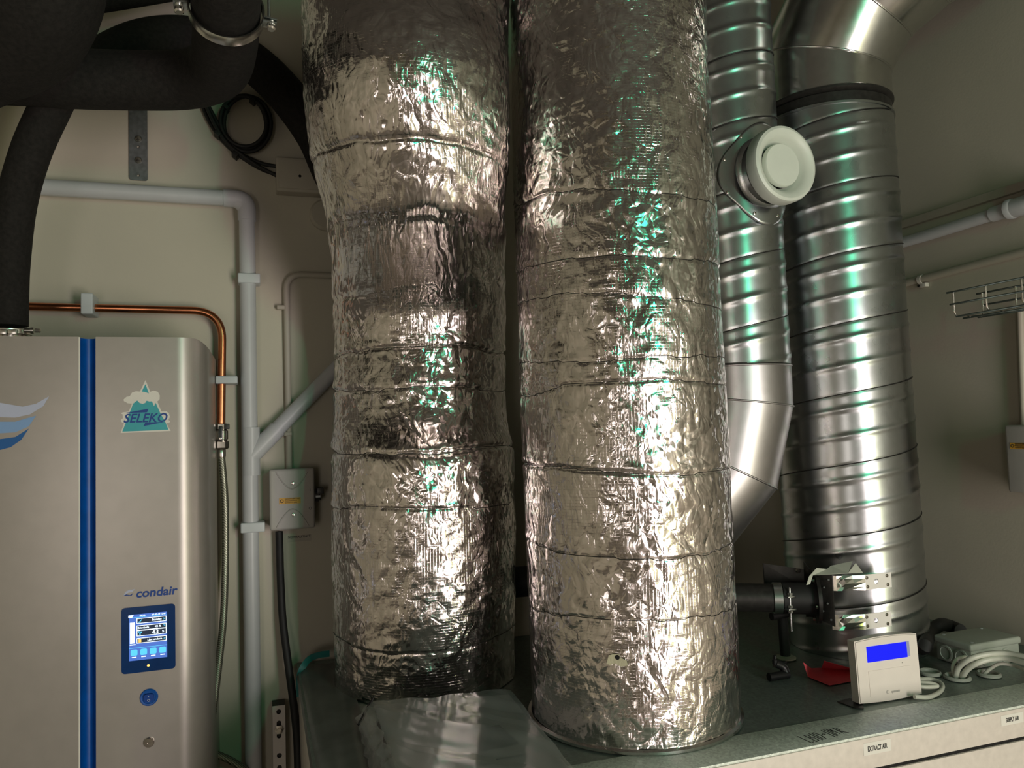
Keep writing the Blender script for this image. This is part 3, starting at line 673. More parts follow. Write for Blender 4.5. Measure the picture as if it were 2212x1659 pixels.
pipe('insulated_pipe', 'fat black insulated pipe coming down at the top left corner of the view', [Yp(95, -190, 1.45), Yp(88, -80, 1.47), Yp(75, 0, 1.52), Yp(30, 70, 1.60), Yp(-60, 100, 1.66), Yp(-220, 110, 1.68), Vector((-1.60, 1.68, Yp(-220, 110, 1.68).z))], .105)
pipe('insulated_pipe', 'black insulated pipe arching along the wall and vanishing behind the foil duct', [Yp(150, 190, 2.02), Yp(240, 120, 2.04), Yp(330, 85, 2.06), Yp(430, 85, 2.07), Yp(530, 125, 2.07), Yp(610, 195, 2.07), Yp(680, 290, 2.07), Yp(730, 395, 2.07), Yp(800, 455, 2.07), Yp(900, 475, 2.07), Yp(980, 478, 2.07)], .052)
pipe('insulated_pipe', 'black insulated pipe just visible along the top edge behind the clamp', [Yp(180, 5, 2.03), Yp(300, -14, 2.04), Yp(420, -34, 2.05)], .030)
pipe('insulated_pipe', 'thin grey-black pipe under the thick pipe at the left edge', [Vector((-1.62, 1.98, Yp(-200, 195, 1.98).z)), Yp(-200, 195, 1.98), Yp(-40, 196, 1.98), Yp(60, 200, 1.98), Yp(160, 196, 1.98)], .030)
# jubilee clamp
jc = thing('hose_clamp', 'shiny worm-drive hose clamp on top of the humidifier', 'clamp', loc=hoseb)
turned('band', [(.0425, -.0), (.0440, .001), (.0440, .011), (.0425, .012)], hoseb-ZA*.014, ZA, brightz, jc, 40, False)
for px in (28, 6): 
    q = Yp(px, 717, 1.884); box('screw_housing', q, (.016, .010, .011), brightz, jc, bev=.0015)
q = Yp(62, 714, 1.90); turned('worm_screw', [(.005, -.008), (.005, .004), (.007, .004), (.007, .010), (.0, .010)], q, XA, brightz, jc, 12)
turned('screw_end', [(.0045, 0), (.0045, .010), (0, .012)], q+XA*.012, XA, brightz, jc, 10)
turned('spout', [(.036, -.030), (.036, .0)], hoseb-ZA*.010, ZA, nickel, jc, 32)
chl(jc)
# big pipe clamp
kc = Yp(489, 22, 1.43); ka = (Yp(486, -60, 1.35)-Yp(487, 60, 1.49)).normalized()
kt = thing('pipe_clamp', 'shiny steel pipe clamp with two bolted ears around the thick black pipe', 'clamp', loc=kc)
Fk = frame(ka)
def kp(a, r, hh=0): return kc+Fk@Vector((r*math.cos(a), r*math.sin(a), hh))
bm = bmesh.new()
prof_r = [(.0625, -.011), (.0655, -.012), (.0640, -.006), (.0640, .006), (.0655, .012), (.0625, .011)]
lathe(prof_r+[prof_r[0]], kc, ka, 64, bm, False); from_bm('clamp_ring', bm, brightz, kt, True, 35)
def wdir(px, py):   # direction in the ring plane that points at a place in the room
    v = Yp(px, py, kc.y) - kc; v = v - ka*v.dot(ka); return v.normalized()
for nm, (px, py) in (('l', (387, 12)), ('r', (583, 45))):
    v = wdir(px, py); t_ = ka.cross(v).normalized()
    Rm = Matrix((v, t_, ka)).transposed()
    e_ = box('ear', kc+v*.076, (.024, .004, .020), zinc, kt, R=Rm, bev=.001); box('ear', kc+v*.076-t_*.007, (.024, .003, .020), zinc, kt, R=Rm, bev=.001)
    tn = t_ if t_.z < 0 else -t_
    turned('bolt', [(.0062, -.004), (.0062, .006), (.0085, .006), (.0085, .012), (.006, .0145), (0, .0145)], kc+v*.079+tn*.003, tn, brightz, kt, 12)
v = wdir(583, 45); tube('hanger_rod', [kc+v*.074+ZA*.006, kc+v*.074+ZA*.22], .003, zinc, kt, 10)
chl(kt)

# ================================================================ WALL PIPES, LEFT
py_ = WY-.034
wp = thing('drain_pipe', 'white plastic drain pipe turning down the wall with a slanting branch', 'pipe', loc=Yp(547, 1640, py_))
c_l = Yp(-40, 400, py_); cor = Vector((Yp(535, 600, py_).x, py_, Yp(470, 427, py_).z))
c_l = Vector((-1.62, py_, cor.z))
bot = Vector((Yp(547, 1650, py_).x+.001, py_, .30))
tube('pipe_run', fillet([c_l, cor, bot], .050, 12), .0205, pvc, wp, 28)
tube('elbow', fillet([cor-XA*.058, cor, cor-ZA*.058], .048, 12), .0232, pvc, wp, 28)
j = Vector((cor.x+.003, py_, Yp(548, 985, py_).z)); e = Yp(740, 783, py_); dr = (e-j).normalized()
tube('wye_body', [j+ZA*.075, j+ZA*.074, j-ZA*.02, j-ZA*.05], .0232, pvc, wp, 28)
tube('wye_socket', [j, j+dr*.098], .0232, pvc, wp, 28)
tube('branch', [j+dr*.02, j+dr*.33], .0205, pvc, wp, 28)
chl(wp)
def clip(px, py, w, hh, label, Y=WY, dep=.058, nm='pipe_clip', cat='clip', m=clipm, grp=None):
    q = Yp(px, py, Y-dep); return tag(box(nm, (q.x, (Y-.001+Y-dep)/2, q.z), (w, dep-.002, hh), m, None, bev=.004, seg=3), label, cat, 'tiny clips on the thin cable' if nm == 'cable_clip' else 'plastic clips on the wall pipes')
clip(538, 600, .056, .026, 'white clip holding the drain pipe above its slanting branch')
clip(546, 1140, .060, .026, 'white clip holding the drain pipe below its slanting branch')
# copper
cy = WY-.045
cc_ = Yp(470, 672, cy); ca = Vector((-1.62, cy, cc_.z+.012)); cb = Yp(478, 915, cy)
tag(tube('copper_pipe', fillet([ca, cc_+XA*.012, cb], .075, 14), .0100, copper, None, 22), 'bright copper water pipe bending down beside the humidifier', 'pipe')
clip(187, 655, .027, .052, 'white clip gripping the level run of the copper pipe', dep=.075)
clip(489, 820, .054, .020, 'pale clip gripping the upright run of the copper pipe', dep=.070)
va = thing('shutoff_valve', 'small nickel shutoff valve with a black lever at the end of the copper pipe', 'valve', loc=cb)
vb = cb
turned('compression_nut', [(.0125, 0), (.0145, .002), (.0145, .014), (.012, .016)], vb, -ZA, nickel, va, 6, ang=20)
turned('valve_body', [(.011, .014), (.0165, .019), (.0165, .040), (.012, .046)], vb, -ZA, nickel, va, 20)
box('side_boss', vb+Vector((.011, 0, -.008)), (.018, .016, .014), blackst, va, bev=.002)
box('lever', vb+Vector((-.001, -.021, -.026)), (.010, .007, .038), darkp, va, bev=.0025)
turned('lever_screw', [(.003, 0), (.003, .002), (0, .0025)], vb+Vector((-.001, -.0245, -.038)), -YA, nickel, va, 10)
turned('union_nut', [(.014, .044), (.0185, .047), (.0185, .062), (.015, .066)], vb, -ZA, nickel, va, 6, ang=20)
chl(va)
hm_, nt_, pp = new('braided_steel'); pp.inputs['Metallic'].default_value = .8; pp.inputs['Roughness'].default_value = .4
tc = N(nt_, 'ShaderNodeTexCoord'); wv = N(nt_, 'ShaderNodeTexWave'); wv.inputs['Scale'].default_value = 95; wv.inputs['Distortion'].default_value = 3; wv.bands_direction = 'DIAGONAL'; L(nt_, tc.outputs['Object'], wv.inputs[0])
cr = N(nt_, 'ShaderNodeValToRGB'); L(nt_, wv.outputs[0], cr.inputs[0]); cr.color_ramp.elements[0].color = (.10, .11, .08, 1); cr.color_ramp.elements[1].color = (.42, .42, .35, 1); L(nt_, cr.outputs[0], pp.inputs['Base Color'])
bh = thing('braided_hose', 'braided steel hose hanging from the small valve beside the humidifier', 'hose', loc=vb-ZA*.065)
turned('crimp_sleeve', [(.0095, 0), (.0105, .002), (.0105, .018), (.0095, .022)], vb-ZA*.066, -ZA, nickel, bh, 20)
tube('hose_body', catmull([vb-ZA*.085, Yp(486, 1080, cy), Yp(487, 1200, cy), Yp(483, 1330, cy-.03), Yp(473, 1430, cy-.07), Yp(462, 1520, cy-.11), Yp(452, 1600, cy-.14), Yp(447, 1690, cy-.16)], 12), .0088, hm_, bh, 18)
chl(bh)
tag(tube('braided_hose', catmull([Yp(425, 1612, cy-.05), Yp(462, 1627, cy-.03), Yp(500, 1644, cy-.02), Yp(540, 1672, cy-.01), Yp(580, 1720, cy)], 12), .0088, hm_, None, 18), 'braided hose curving away low beside the humidifier edge', 'hose')
# strap bracket
q0 = Yp(298, 225, WY-.008); q1 = Yp(299, 389, WY-.008)
sb = thing('hanging_bracket', 'dull metal strap bracket screwed to the wall below the black pipes', 'bracket', loc=q1)
Lb = q0.z-q1.z; holes = [circ(0, Lb*f_, .0035, 14) for f_ in (.06, .44)]
plate('strap_plate', rrect(-.0215, 0, .0215, Lb, .006), holes, (q1.x, WY-.006, q1.z), XA, ZA, .003, galvd, sb)
for f_ in (.26, .54): turned('screw', [(.009, 0), (.009, .002), (.0065, .006), (.0, .007)], (q1.x, WY-.0075, q1.z+Lb*f_), -YA, nickel, sb, 14)
chl(sb)
# thin conduits on the wall
def wl(pts, off): return [Yp(x, y, WY-off) for x, y in pts]
tag(tube('cable_conduit', fillet(wl([(760, 597), (618, 592), (625, 1012)], .012), .045, 10), .0085, conduitm, None, 14), 'thin wall-coloured cable coming down into the switch box', 'cable')
clip(607, 663, .022, .012, 'tiny clip on the thin cable near its upper bend', dep=.022, nm='cable_clip', m=conduitm)
clip(622, 937, .022, .012, 'tiny clip on the thin cable just above the switch box', dep=.022, nm='cable_clip', m=conduitm)
# black cable coil
cc0 = thing('cable_coil', 'coiled black cable tied up on the wall under the black pipes', 'cable', loc=Yp(530, 270, WY-.02))
def coil(pts, off, r=.0052): return tube('cable_strand', catmull(wl(pts, off), 8), r, blackr, cc0, 10)
def loop(cx, cy, rx, ry, tilt, n=20):
    out = []
    for i in range(n+1):
        a = 2*PI*i/n; x, y = rx*math.cos(a), ry*math.sin(a); t = math.radians(tilt); out.append((cx+x*math.cos(t)-y*math.sin(t), cy+x*math.sin(t)+y*math.cos(t)))
    return out
coil(loop(531, 266, 50, 60, -8), .012); coil(loop(528, 264, 46, 58, -14), .022); coil(loop(535, 268, 51, 60, -2), .030); coil(loop(526, 262, 49, 55, -20), .034)
coil([(436, 225), (452, 262), (475, 297), (502, 325), (540, 352), (570, 368), (600, 378)], .016)
coil([(452, 232), (470, 266), (490, 300), (512, 328), (545, 345), (572, 355), (596, 359)], .026)
coil([(444, 225), (462, 265), (482, 298), (505, 322), (530, 340), (560, 360), (600, 381)], .036)
for px, py in ((470, 292), (508, 336), (546, 218), (488, 234)):
    q = Yp(px, py, WY-.025); box('cable_tie', q, (.016, .036, .010), blackr, cc0, R=Matrix.Rotation(math.radians(40), 3, 'Y'), bev=.001)
chl(cc0)
# white junction box half behind the foil
q = Yp(640, 379, WY-.04); jb = tag(box('junction_box', (q.x+.022, WY-.024, q.z), (.150, .046, .094), conduitm, None, bev=.006, seg=3), 'square wall-coloured junction box partly hidden by the bulging foil duct', 'box')
lid_ = box('lid', (q.x+.022, WY-.0475, q.z), (.134, .004, .078), conduitm, jb, bev=.0015); s_ = Yp(648, 380, WY-.0505); turned('screw_hole', [(.004, 0), (.004, .0006)], (s_.x, WY-.0490, s_.z), -YA, holem, jb, 14)
q = Yp(698, 462, WY-.02); cap = turned('blanking_cover', [(.044, 0), (.044, .012), (.038, .020), (.0, .022)], (q.x+.008, WY-.001, q.z), -YA, conduitm, None, 32); tag(cap, 'round wall-coloured cap peeping out behind the bulging foil duct', 'cover')
# switch box
q = Yp(631, 1077, WY-.055); W_, H_ = .114, .158
swb = thing('isolator_switch', 'grey isolator switch box with orange label and black side knob', 'switch', loc=(q.x, WY, q.z-H_/2))
box('enclosure', (q.x, WY-.028, q.z), (W_-.004, .052, H_-.004), boxm, swb, bev=.008, seg=3)
lid = box('lid', (q.x, WY-.060, q.z), (W_, .018, H_), boxm, swb, bev=.007, seg=3)
fyb = WY-.0692
def arch(s_):
    pts = []
    for i in range(25):
        t = -1+2*i/24; pts.append(Vector((q.x+t*.040, fyb-.0004, q.z+s_*(.026+.046*abs(t)**1.7))))
    tube('embossed_arc', pts, .0016, boxm, lid, 8)
arch(1); arch(-1)
for s_ in (1, -1): screwhead('lid_screw', (q.x+.002, fyb, q.z+s_*.041), -YA, .0042, nickel, lid)
lb = box('warning_label', (q.x-.006, fyb-.0005, q.z-.004), (.054, .0008, .0155), orange, swb)
plate('label_ring', circ(0, 0, .0046, 20), [circ(0, 0, .0030, 20)], (q.x-.0265, fyb-.0012, q.z-.004), XA, ZA, .0003, inkm, lb)
for k, s_ in enumerate(('SÄKERHETSBRYTARE', 'Får ej manövreras', 'när motorn är igång')): text('label_text', s_, (q.x-.019, fyb-.0012, q.z-.0005-k*.0046), XA, ZA, .0042, inkm, lb, fit=.037 if k == 0 else .030)
text('on_mark', 'I', (q.x+.044, fyb-.0006, q.z+.018), XA, ZA, .010, inkm, lid); text('off_mark', 'O', (q.x+.041, fyb-.0006, q.z-.030), XA, ZA, .010, inkm, lid)
kn = turned('knob_base', [(.017, 0), (.017, .012), (.014, .014), (.014, .018), (0, .018)], (q.x+W_/2, WY-.040, q.z+.004), XA, darkp, swb, 24)
box('knob_grip', (q.x+W_/2+.016, WY-.050, q.z+.016), (.018, .014, .018), darkp, kn, bev=.003); box('knob_pointer', (q.x+W_/2+.009, WY-.0585, q.z+.002), (.012, .002, .005), clipm, kn)
chl(swb)
q = Yp(647, 1160, WY-.001); tl = tag(box('wall_sticker', (q.x, WY-.0008, q.z-.004), (.062, .0012, .016), conduitm, None), 'faint wall-coloured name sticker below the isolator switch box', 'sticker')
text('lettering', 'NORMALKRAFT', (q.x-.030, WY-.0018, q.z-.002), XA, ZA, .0095, inkm, tl, fit=.058)
text('lettering', 'C  LB10  GRP 1s 2', (q.x-.028, WY-.0018, q.z-.0105), XA, ZA, .0060, boxm, tl, fit=.055)
bc = [Yp(603, 1148, WY-.03), Yp(606, 1250, WY-.03), Yp(611, 1340, WY-.04), Yp(622, 1430, WY-.06), Yp(634, 1520, WY-.09), Yp(642, 1600, WY-.13), Yp(645, 1700, WY-.17)]
tag(tube('power_cable', catmull(bc, 10), .0098, blackr, None, 14), 'black cable hanging from the isolator switch box past the cabinet corner', 'cable')
# teal strap end
ts = [Yp(712, 1412, 2.08), Yp(690, 1415, 2.08), Yp(668, 1424, 2.08), Yp(652, 1446, 2.07), Yp(646, 1475, 2.07), Yp(648, 1505, 2.06)]
bm = bmesh.new(); pc = catmull(ts, 8); rows_ = []
for i, p_ in enumerate(pc):
    t = (pc[min(i+1, len(pc)-1)]-pc[max(i-1, 0)]).normalized(); w = Vector((-t.z, 0, t.x)).normalized()
    rows_.append([bm.verts.new(p_+w*s_*.008+Vector((0, d_, 0))) for s_, d_ in ((-1, 0), (1, 0), (1, .0015), (-1, .0015))])
for a_, b_ in zip(rows_, rows_[1:]):
    for k in range(4): bm.faces.new((a_[k], a_[(k+1) % 4], b_[(k+1) % 4], b_[k]))
tag(from_bm('lifting_strap', bm, teal, None, True, 40), 'dark teal strap end curling out behind the foil duct base', 'strap')
# perforated rail
q0 = Yp(602, 1524, 2.11); bot_ = .72
pr = thing('perforated_rail', 'perforated white metal rail standing beside the cabinet end', 'rail', loc=(q0.x, 2.11, bot_))
Lr = q0.z-bot_; hl = []
z_ = Lr-.0155; k = 0
def keyhole(zc):
    out = []
    for a in range(-60, 241, 20):
        out.append((.012*math.cos(math.radians(a))*1.05, zc-.035+.0135*math.sin(math.radians(a))*1.2))
    return out
hl = [circ(0, Lr-.0155, .0062), rrect(-.0058, Lr-.083, .0058, Lr-.038, .0056), circ(0, Lr-.126, .0062), rrect(-.0058, Lr-.195, .0058, Lr-.150, .0056), circ(0, Lr-.236, .0062)]
plate('rail_face', rrect(-.0158, 0, .0158, Lr, .001), hl, (q0.x, 2.11, bot_), XA, ZA, .002, whitep, pr)
box('rail_back', (q0.x, 2.135, bot_+Lr/2), (.0316, .040, Lr), blackst, pr)
tag(turned('wing_nut', [(.012, 0), (.012, .003), (.006, .004), (.006, .007), (0, .007)], (q0.x, 2.108, q0.z-.060), -YA, nickel, pr, 6), 'nickel nut')
chl(pr)

# ================================================================ RIGHT WALL
def wr(pts, off): return [Xp(x, y, WX-off) for x, y in pts]
rz = Xp(2100, 437, WX-.01).z
tag(box('cable_trunking', (WX-.009, 1.10, rz), (.016, 2.05, .024), conduitm, None, bev=.003), 'thin wall-coloured trunking above the white pipe on the right wall', 'trunking')
p0_ = Xp(2010, 506, WX-.03); p1_ = Xp(2163, 458, WX-.03); p1_.z = p0_.z+.004
rp = thing('vent_pipe', 'white plastic pipe with a bulky elbow on the right wall', 'pipe', loc=p1_)
tube('pipe_run', [Vector((p0_.x, WY-.01, p0_.z)), p0_, p1_], .0165, pvc, rp, 24)
turned('socket', [(.0200, 0), (.0200, .045), (.0165, .047)], p1_-YA*.020, YA, pvc, rp, 28)
turned('elbow_collar', [(.0215, .018), (.0265, .022), (.0265, .034), (.0245, .038)], p1_, -YA, pvc, rp, 28)
tube('elbow', catmull([p1_-YA*.030, p1_-YA*.060, p1_-YA*.085+ZA*.004, p1_-YA*.105+ZA*.022, p1_-YA*.112+ZA*.070], 8), .0245, pvc, rp, 28)
chl(rp)
c0_ = Xp(1955, 612, WX-.010); c1_ = Xp(2212, 565, WX-.010)
c1_.z = c0_.z+.01
tag(tube('wall_cable', [Vector((c0_.x, WY-.01, c0_.z)), c0_, c1_, c1_-YA*.5], .0110, conduitm, None, 16), 'wall-coloured conduit running above the wire tray on the right wall', 'conduit')
q = Xp(1990, 617, WX-.012); cs = thing('saddle_clip', 'small white saddle clip holding the conduit beside the wire tray', 'clip', loc=q)
bm = bmesh.new(); rows_ = []
for i in range(13):
    a = math.radians(-60+240*i/12); rows_.append([bm.verts.new(Vector((WX-.010, q.y, c0_.z))+Vector((-math.sin(a)*rr_, dy, math.cos(a)*rr_))) for rr_, dy in ((.0115, -.006), (.0115, .006), (.0140, .006), (.0140, -.006))])
for a_, b_ in zip(rows_, rows_[1:]):
    for k in range(4): bm.faces.new((a_[k], a_[(k+1) % 4], b_[(k+1) % 4], b_[k]))
from_bm('hook', bm, whitep, cs, True, 40); box('foot', (WX-.008, q.y-.006, c0_.z-.018), (.014, .024, .012), whitep, cs, bev=.002)
turned('nail', [(.004, 0), (.004, .002), (0, .003)], (WX-.015, q.y+.006, c0_.z-.018), -XA, darkp, cs, 12)
chl(cs)
# wire cable tray, a U of wires running towards the viewer
tx = WX-.165
a0 = Xp(2045, 633, tx); tz1 = a0.z; tz0 = Xp(2056, 684, tx).z
tr = thing('wire_tray', 'wire basket cable tray hanging in front of the right wall', 'tray', loc=a0)
ye = a0.y; yl = ye-.75; dx = .105
wires = [(tx, tz1), (tx, (tz0+tz1)/2), (tx+.010, tz0), (tx+dx/2, tz0-.002), (tx+dx-.01, tz0), (tx+dx, (tz0+tz1)/2), (tx+dx, tz1)]
for i, (x, z) in enumerate(wires): tube('long_wire', [Vector((x, ye-.008*(i % 3), z)), Vector((x, yl, z))], .0026, steelw, tr, 8)
for k in range(8):
    y = ye-.018-.095*k; tube('cross_wire', fillet([Vector((tx+.002, y, tz1)), Vector((tx+.002, y, tz0+.002)), Vector((tx+dx-.002, y, tz0+.002)), Vector((tx+dx-.002, y, tz1))], .014, 5), .0024, nickel, tr, 8)
box('wall_arm', (WX-.085, yl+.10, tz0-.012), (.168, .020, .012), steelw, tr)
chl(tr)
tag(tube('wall_cable', [Xp(2204, 672, WX-.010), Xp(2213, 930, WX-.010)], .0085, conduitm, None, 12), 'short upright conduit between the wire tray and the right-hand isolator box', 'conduit')
qa = Xp(2178, 918, WX-.055); qb = Xp(2184, 1062, WX-.055); hb = qa.z-qb.z; yb0 = qa.y
isb = thing('isolator_switch', 'grey switch box with orange label on the right wall, cut by the frame edge', 'switch', loc=(WX, yb0-.057, qb.z))
box('enclosure', (WX-.028, yb0-.057, qb.z+hb/2), (.052, .110, hb-.004), boxm, isb, bev=.008, seg=3)
box('lid', (WX-.0615, yb0-.057, qb.z+hb/2), (.018, .114, hb), boxm, isb, bev=.007, seg=3)
ql = Xp(2182, 963, WX-.071); lb = box('warning_label', (WX-.0710, ql.y-.027, ql.z), (.0008, .054, .0155), orange, isb)
plate('label_ring', circ(0, 0, .0046, 20), [circ(0, 0, .0030, 20)], (WX-.0717, ql.y-.007, ql.z), -YA, ZA, .0003, inkm, lb)
for k, s_ in enumerate(('SÄKERHETSBRYTARE', 'Får ej manövreras', 'när motorn är igång')): text('label_text', s_, (WX-.0717, ql.y-.014, ql.z+.0035-k*.0046), -YA, ZA, .0042, inkm, lb, fit=.037 if k == 0 else .030)
chl(isb)

# ================================================================ ON TOP OF THE CABINET
# steam line with flange box, left to right
zc_ = Yp(1640, 1288, 1.60).z
pa, pb = Yp(1500, 1288, 1.66), Yp(1765, 1292, 1.50)
pl0 = Vector((.98, 1.64, zc_)); 
sp0 = Yp(1590, 1290, 1.66); sp1 = Yp(1772, 1297, 1.56); sp1.z = sp0.z; dpx = (sp1-sp0).normalized()
stp = thing('steam_pipe', 'black steam pipe joining the foil duct to the wide spiral duct', 'pipe', loc=(sp0+sp1)/2)
q0 = sp0-dpx*.30
tube('pipe_run', [q0, sp1], .034, blackst, stp, 28)
tube('hose_cuff', [sp0+dpx*.11, sp1], .0375, blackr, stp, 28)
turned('flange', [(.030, 0), (.058, .0), (.058, .008), (.030, .008)], sp1-dpx*.012, dpx, blackst, stp, 36)
for a in (30, 110, 190, 270):
    F = frame(dpx); turned('flange_bolt', [(.0045, 0), (.0045, .005), (0, .006)], sp1-dpx*.014+F@Vector((.049*math.cos(math.radians(a)), .049*math.sin(math.radians(a)), 0)), -dpx, nickel, stp, 8)
chl(stp)
# clamp on that pipe
cq = sp0+dpx*.098
ck = thing('pipe_clamp', 'small zinc pipe clamp with a long bolt on the black steam pipe', 'clamp', loc=cq)
turned('clamp_ring', [(.0345, -.009), (.0375, -.010), (.0375, .010), (.0345, .009)], cq, dpx, zinc, ck, 36, False)
bx = cq+Vector((.004, -.043, 0))
for dz in (.012, -.018): box('ear', bx+ZA*dz, (.022, .018, .004), zinc, ck, bev=.001)
tube('bolt', [bx+ZA*.033, bx-ZA*.070], .0028, zinc, ck, 10)
for dz in (.018, -.012, -.024): turned('hex_nut', [(.0062, 0), (.0062, .006)], bx+ZA*(dz-.003), ZA, zinc, ck, 6, ang=20)
chl(ck)
# flange housing: curved black sheet with two folded bright latches
hx0 = Yp(1762, 1260, 1.53); hk = thing('duct_access_bracket', 'black mounting plate with two bright riveted lugs on the wide spiral duct', 'bracket', loc=sp1)
zt_ = Yp(1799, 1243, 1.50).z; zb_ = Yp(1799, 1358, 1.50).z
e1 = Yp(1799, 1300, 1.525); e2 = Yp(1757, 1300, 1.60)
pl_ = [e1, Vector((e1.x-.020, e1.y+.030, 0)), Vector((e1.x-.05, e1.y+.055, 0))]
bm = bmesh.new(); prev = None; nn = 10
cA = Vector((e1.x, e1.y-.002)); cB = Vector((sp1.x-.004, sp1.y+.03))
for i in range(nn+1):
    t = i/nn; x = cA.x+(cB.x-cA.x)*t-.012*math.sin(PI*t); y = cA.y+(cB.y+.02-cA.y)*t
    zz0 = zb_-.004*(1-t)+.010*math.sin(PI*t); zz1 = zt_+.004+.010*t-.010*math.sin(PI*t)
    cur = [bm.verts.new((x, y, zz0)), bm.verts.new((x, y, zz1)), bm.verts.new((x+.003, y+.001, zz1)), bm.verts.new((x+.003, y+.001, zz0))]
    if prev:
        for k in range(4): bm.faces.new((prev[k], prev[(k+1) % 4], cur[(k+1) % 4], cur[k]))
    else: bm.faces.new(cur)
    prev = cur
bm.faces.new(prev[::-1]); from_bm('curved_plate', bm, blackst, hk, True, 40)
for k in range(6):
    t = .08+.84*((k*.37) % 1)*.5; z = zb_+(zt_-zb_)*(k+.6)/6.5
    turned('rivet', [(.0028, 0), (.0022, .0014), (0, .0018)], (e1.x-.004-.018*((k*.61) % 1), e1.y+.004+.022*((k*.61) % 1), z), (-.75, -.66, 0), galvd, hk, 10)
bpx = Yp(1650, 1250, 1.66)
poly('back_plate', [Yp(1649, 1217, 1.68), Yp(1760, 1233, 1.60), Yp(1772, 1290, 1.59), Yp(1652, 1262, 1.68)], (0, 1, 0), .003, blackst, hk)
turned('nut', [(.006, 0), (.006, .007)], Yp(1722, 1232, 1.62), -YA, nickel, hk, 6)
for (ya, yb_) in ((1258, 1252), (1343, 1339)):
    # lug: bright rectangular plate at the right with four rivets and one hole, twisted web going left
    A0 = Yp(1868, ya, 1.500); B0 = Yp(1925, yb_, 1.498); B0.z = A0.z
    Xl = (B0-A0).normalized(); wl_ = (B0-A0).length; hh_ = .036
    hol = [circ(wl_*.42, 0, .0062)]
    lg = plate('lug_plate', [(0, -hh_/2), (wl_, -hh_/2), (wl_, hh_/2), (0, hh_/2)], hol, A0, Xl, ZA, .0022, lugm, hk)
    tag(lg, 'bright lug plate with centre hole')
    for fx, fz in ((.04, .30), (.06, -.30), (.80, .30), (.82, -.30)):
        rv = A0+Xl*(wl_*fx+.002)+ZA*(hh_*fz)-YA*.0012; turned('rivet', [(.0042, 0), (.0042, .0012), (.0030, .0022), (.0018, .0022), (.0018, .0010), (0, .0010)], rv, -YA, nickel, lg, 16)
    W0 = Vector((e1.x+.001, e1.y, A0.z)); bm = bmesh.new(); rows_ = []
    for t, hc, he, wd in ((0, -.006, -.006, 1), (.10, .004, .004, 1), (.24, -.006, .005, .98), (.34, .009, -.002, .96), (.62, .006, -.001, .93), (1.0, .001, .001, 1)):
        p_ = W0.lerp(A0, t); rows_.append([bm.verts.new(p_+ZA*(s_*hh_/2*wd)-YA*(hc if s_ == 0 else (he if abs(s_) == 1 else (hc*.35+he*.65)))) for s_ in (-1, -.55, 0, .55, 1)])
    for i in range(len(rows_)-1):
        for j in range(4): bm.faces.new((rows_[i][j], rows_[i][j+1], rows_[i+1][j+1], rows_[i+1][j]))
    o_ = from_bm('folded_web', bm, brightz, hk, False); md = o_.modifiers.new('thickness', 'SOLIDIFY'); md.thickness = .0015
chl(hk)
# crumpled masking tape on the housing
def crumple(name, pts, mat, label, cat):
    bm = bmesh.new(); v = [bm.verts.new(p_) for p_ in pts[0]]
    for f_ in pts[1]: bm.faces.new([v[i] for i in f_])
    o_ = from_bm(name, bm, mat, None, False); md = o_.modifiers.new('thickness', 'SOLIDIFY'); md.thickness = .0008; return tag(o_, label, cat)
tapem = simple('masking_tape', (.50, .52, .45), .6, var=.05)
crumple('masking_tape', ([Yp(1742, 1264, 1.50), Yp(1748, 1245, 1.50), Yp(1764, 1227, 1.51), Yp(1786, 1229, 1.52), Yp(1756, 1243, 1.505), Yp(1795, 1222, 1.53), Yp(1842, 1212, 1.52), Yp(1832, 1238, 1.495), Yp(1800, 1240, 1.500), Yp(1848, 1216, 1.51), Yp(1864, 1238, 1.50), Yp(1750, 1262, 1.502)],
    [(0, 1, 4, 11), (1, 2, 4), (2, 3, 4), (3, 5, 8), (5, 6, 7), (5, 7, 8), (9, 10, 7), (3, 8, 4)]), tapem, 'crumpled pale tape on top of the black mounting plate', 'tape')
# support foot, drain tube, grommet
ft = Tp(1697, 1424, TOP); zz_ = Yp(1690, 1330, ft.y).z
dt = thing('drain_tube', 'black rubber drain tube standing in a white grommet under the steam pipe', 'tube', loc=ft)
tube('tube_body', [ft+ZA*.004, Vector((ft.x-.004, ft.y, zz_)), Vector((ft.x-.004, ft.y-.01, zc_-.034))], .0125, blackr, dt, 18)
tube('side_stub', [Vector((ft.x-.044, ft.y-.01, zz_+.004)), Vector((ft.x+.006, ft.y-.008, zz_+.006))], .0095, blackr, dt, 14)
turned('grommet', [(.014, .002), (.026, .003), (.026, .006), (.018, .009), (.0135, .010)], ft, ZA, conduitm, dt, 28)
chl(dt)
q = Tp(1683, 1466, TOP)
kv = thing('loose_valve_handle', 'small black plastic angle piece lying on the cabinet near the red card', 'fitting', loc=q)
tube('arm', [q+Vector((-.034, -.008, .010)), q+Vector((.020, -.008, .010))], .0095, darkp, kv, 14)
tube('riser', catmull([q+Vector((.016, -.006, .012)), q+Vector((.012, 0, .026)), q+Vector((-.006, .004, .036))], 6), .010, darkp, kv, 14)
turned('end_knob', [(.007, 0), (.007, .010), (.0035, .012), (.0035, .020)], q+Vector((-.006, .004, .034)), ZA, darkp, kv, 12)
box('tab', q+Vector((.012, .004, .034)), (.024, .010, .006), darkp, kv, bev=.001)
chl(kv)
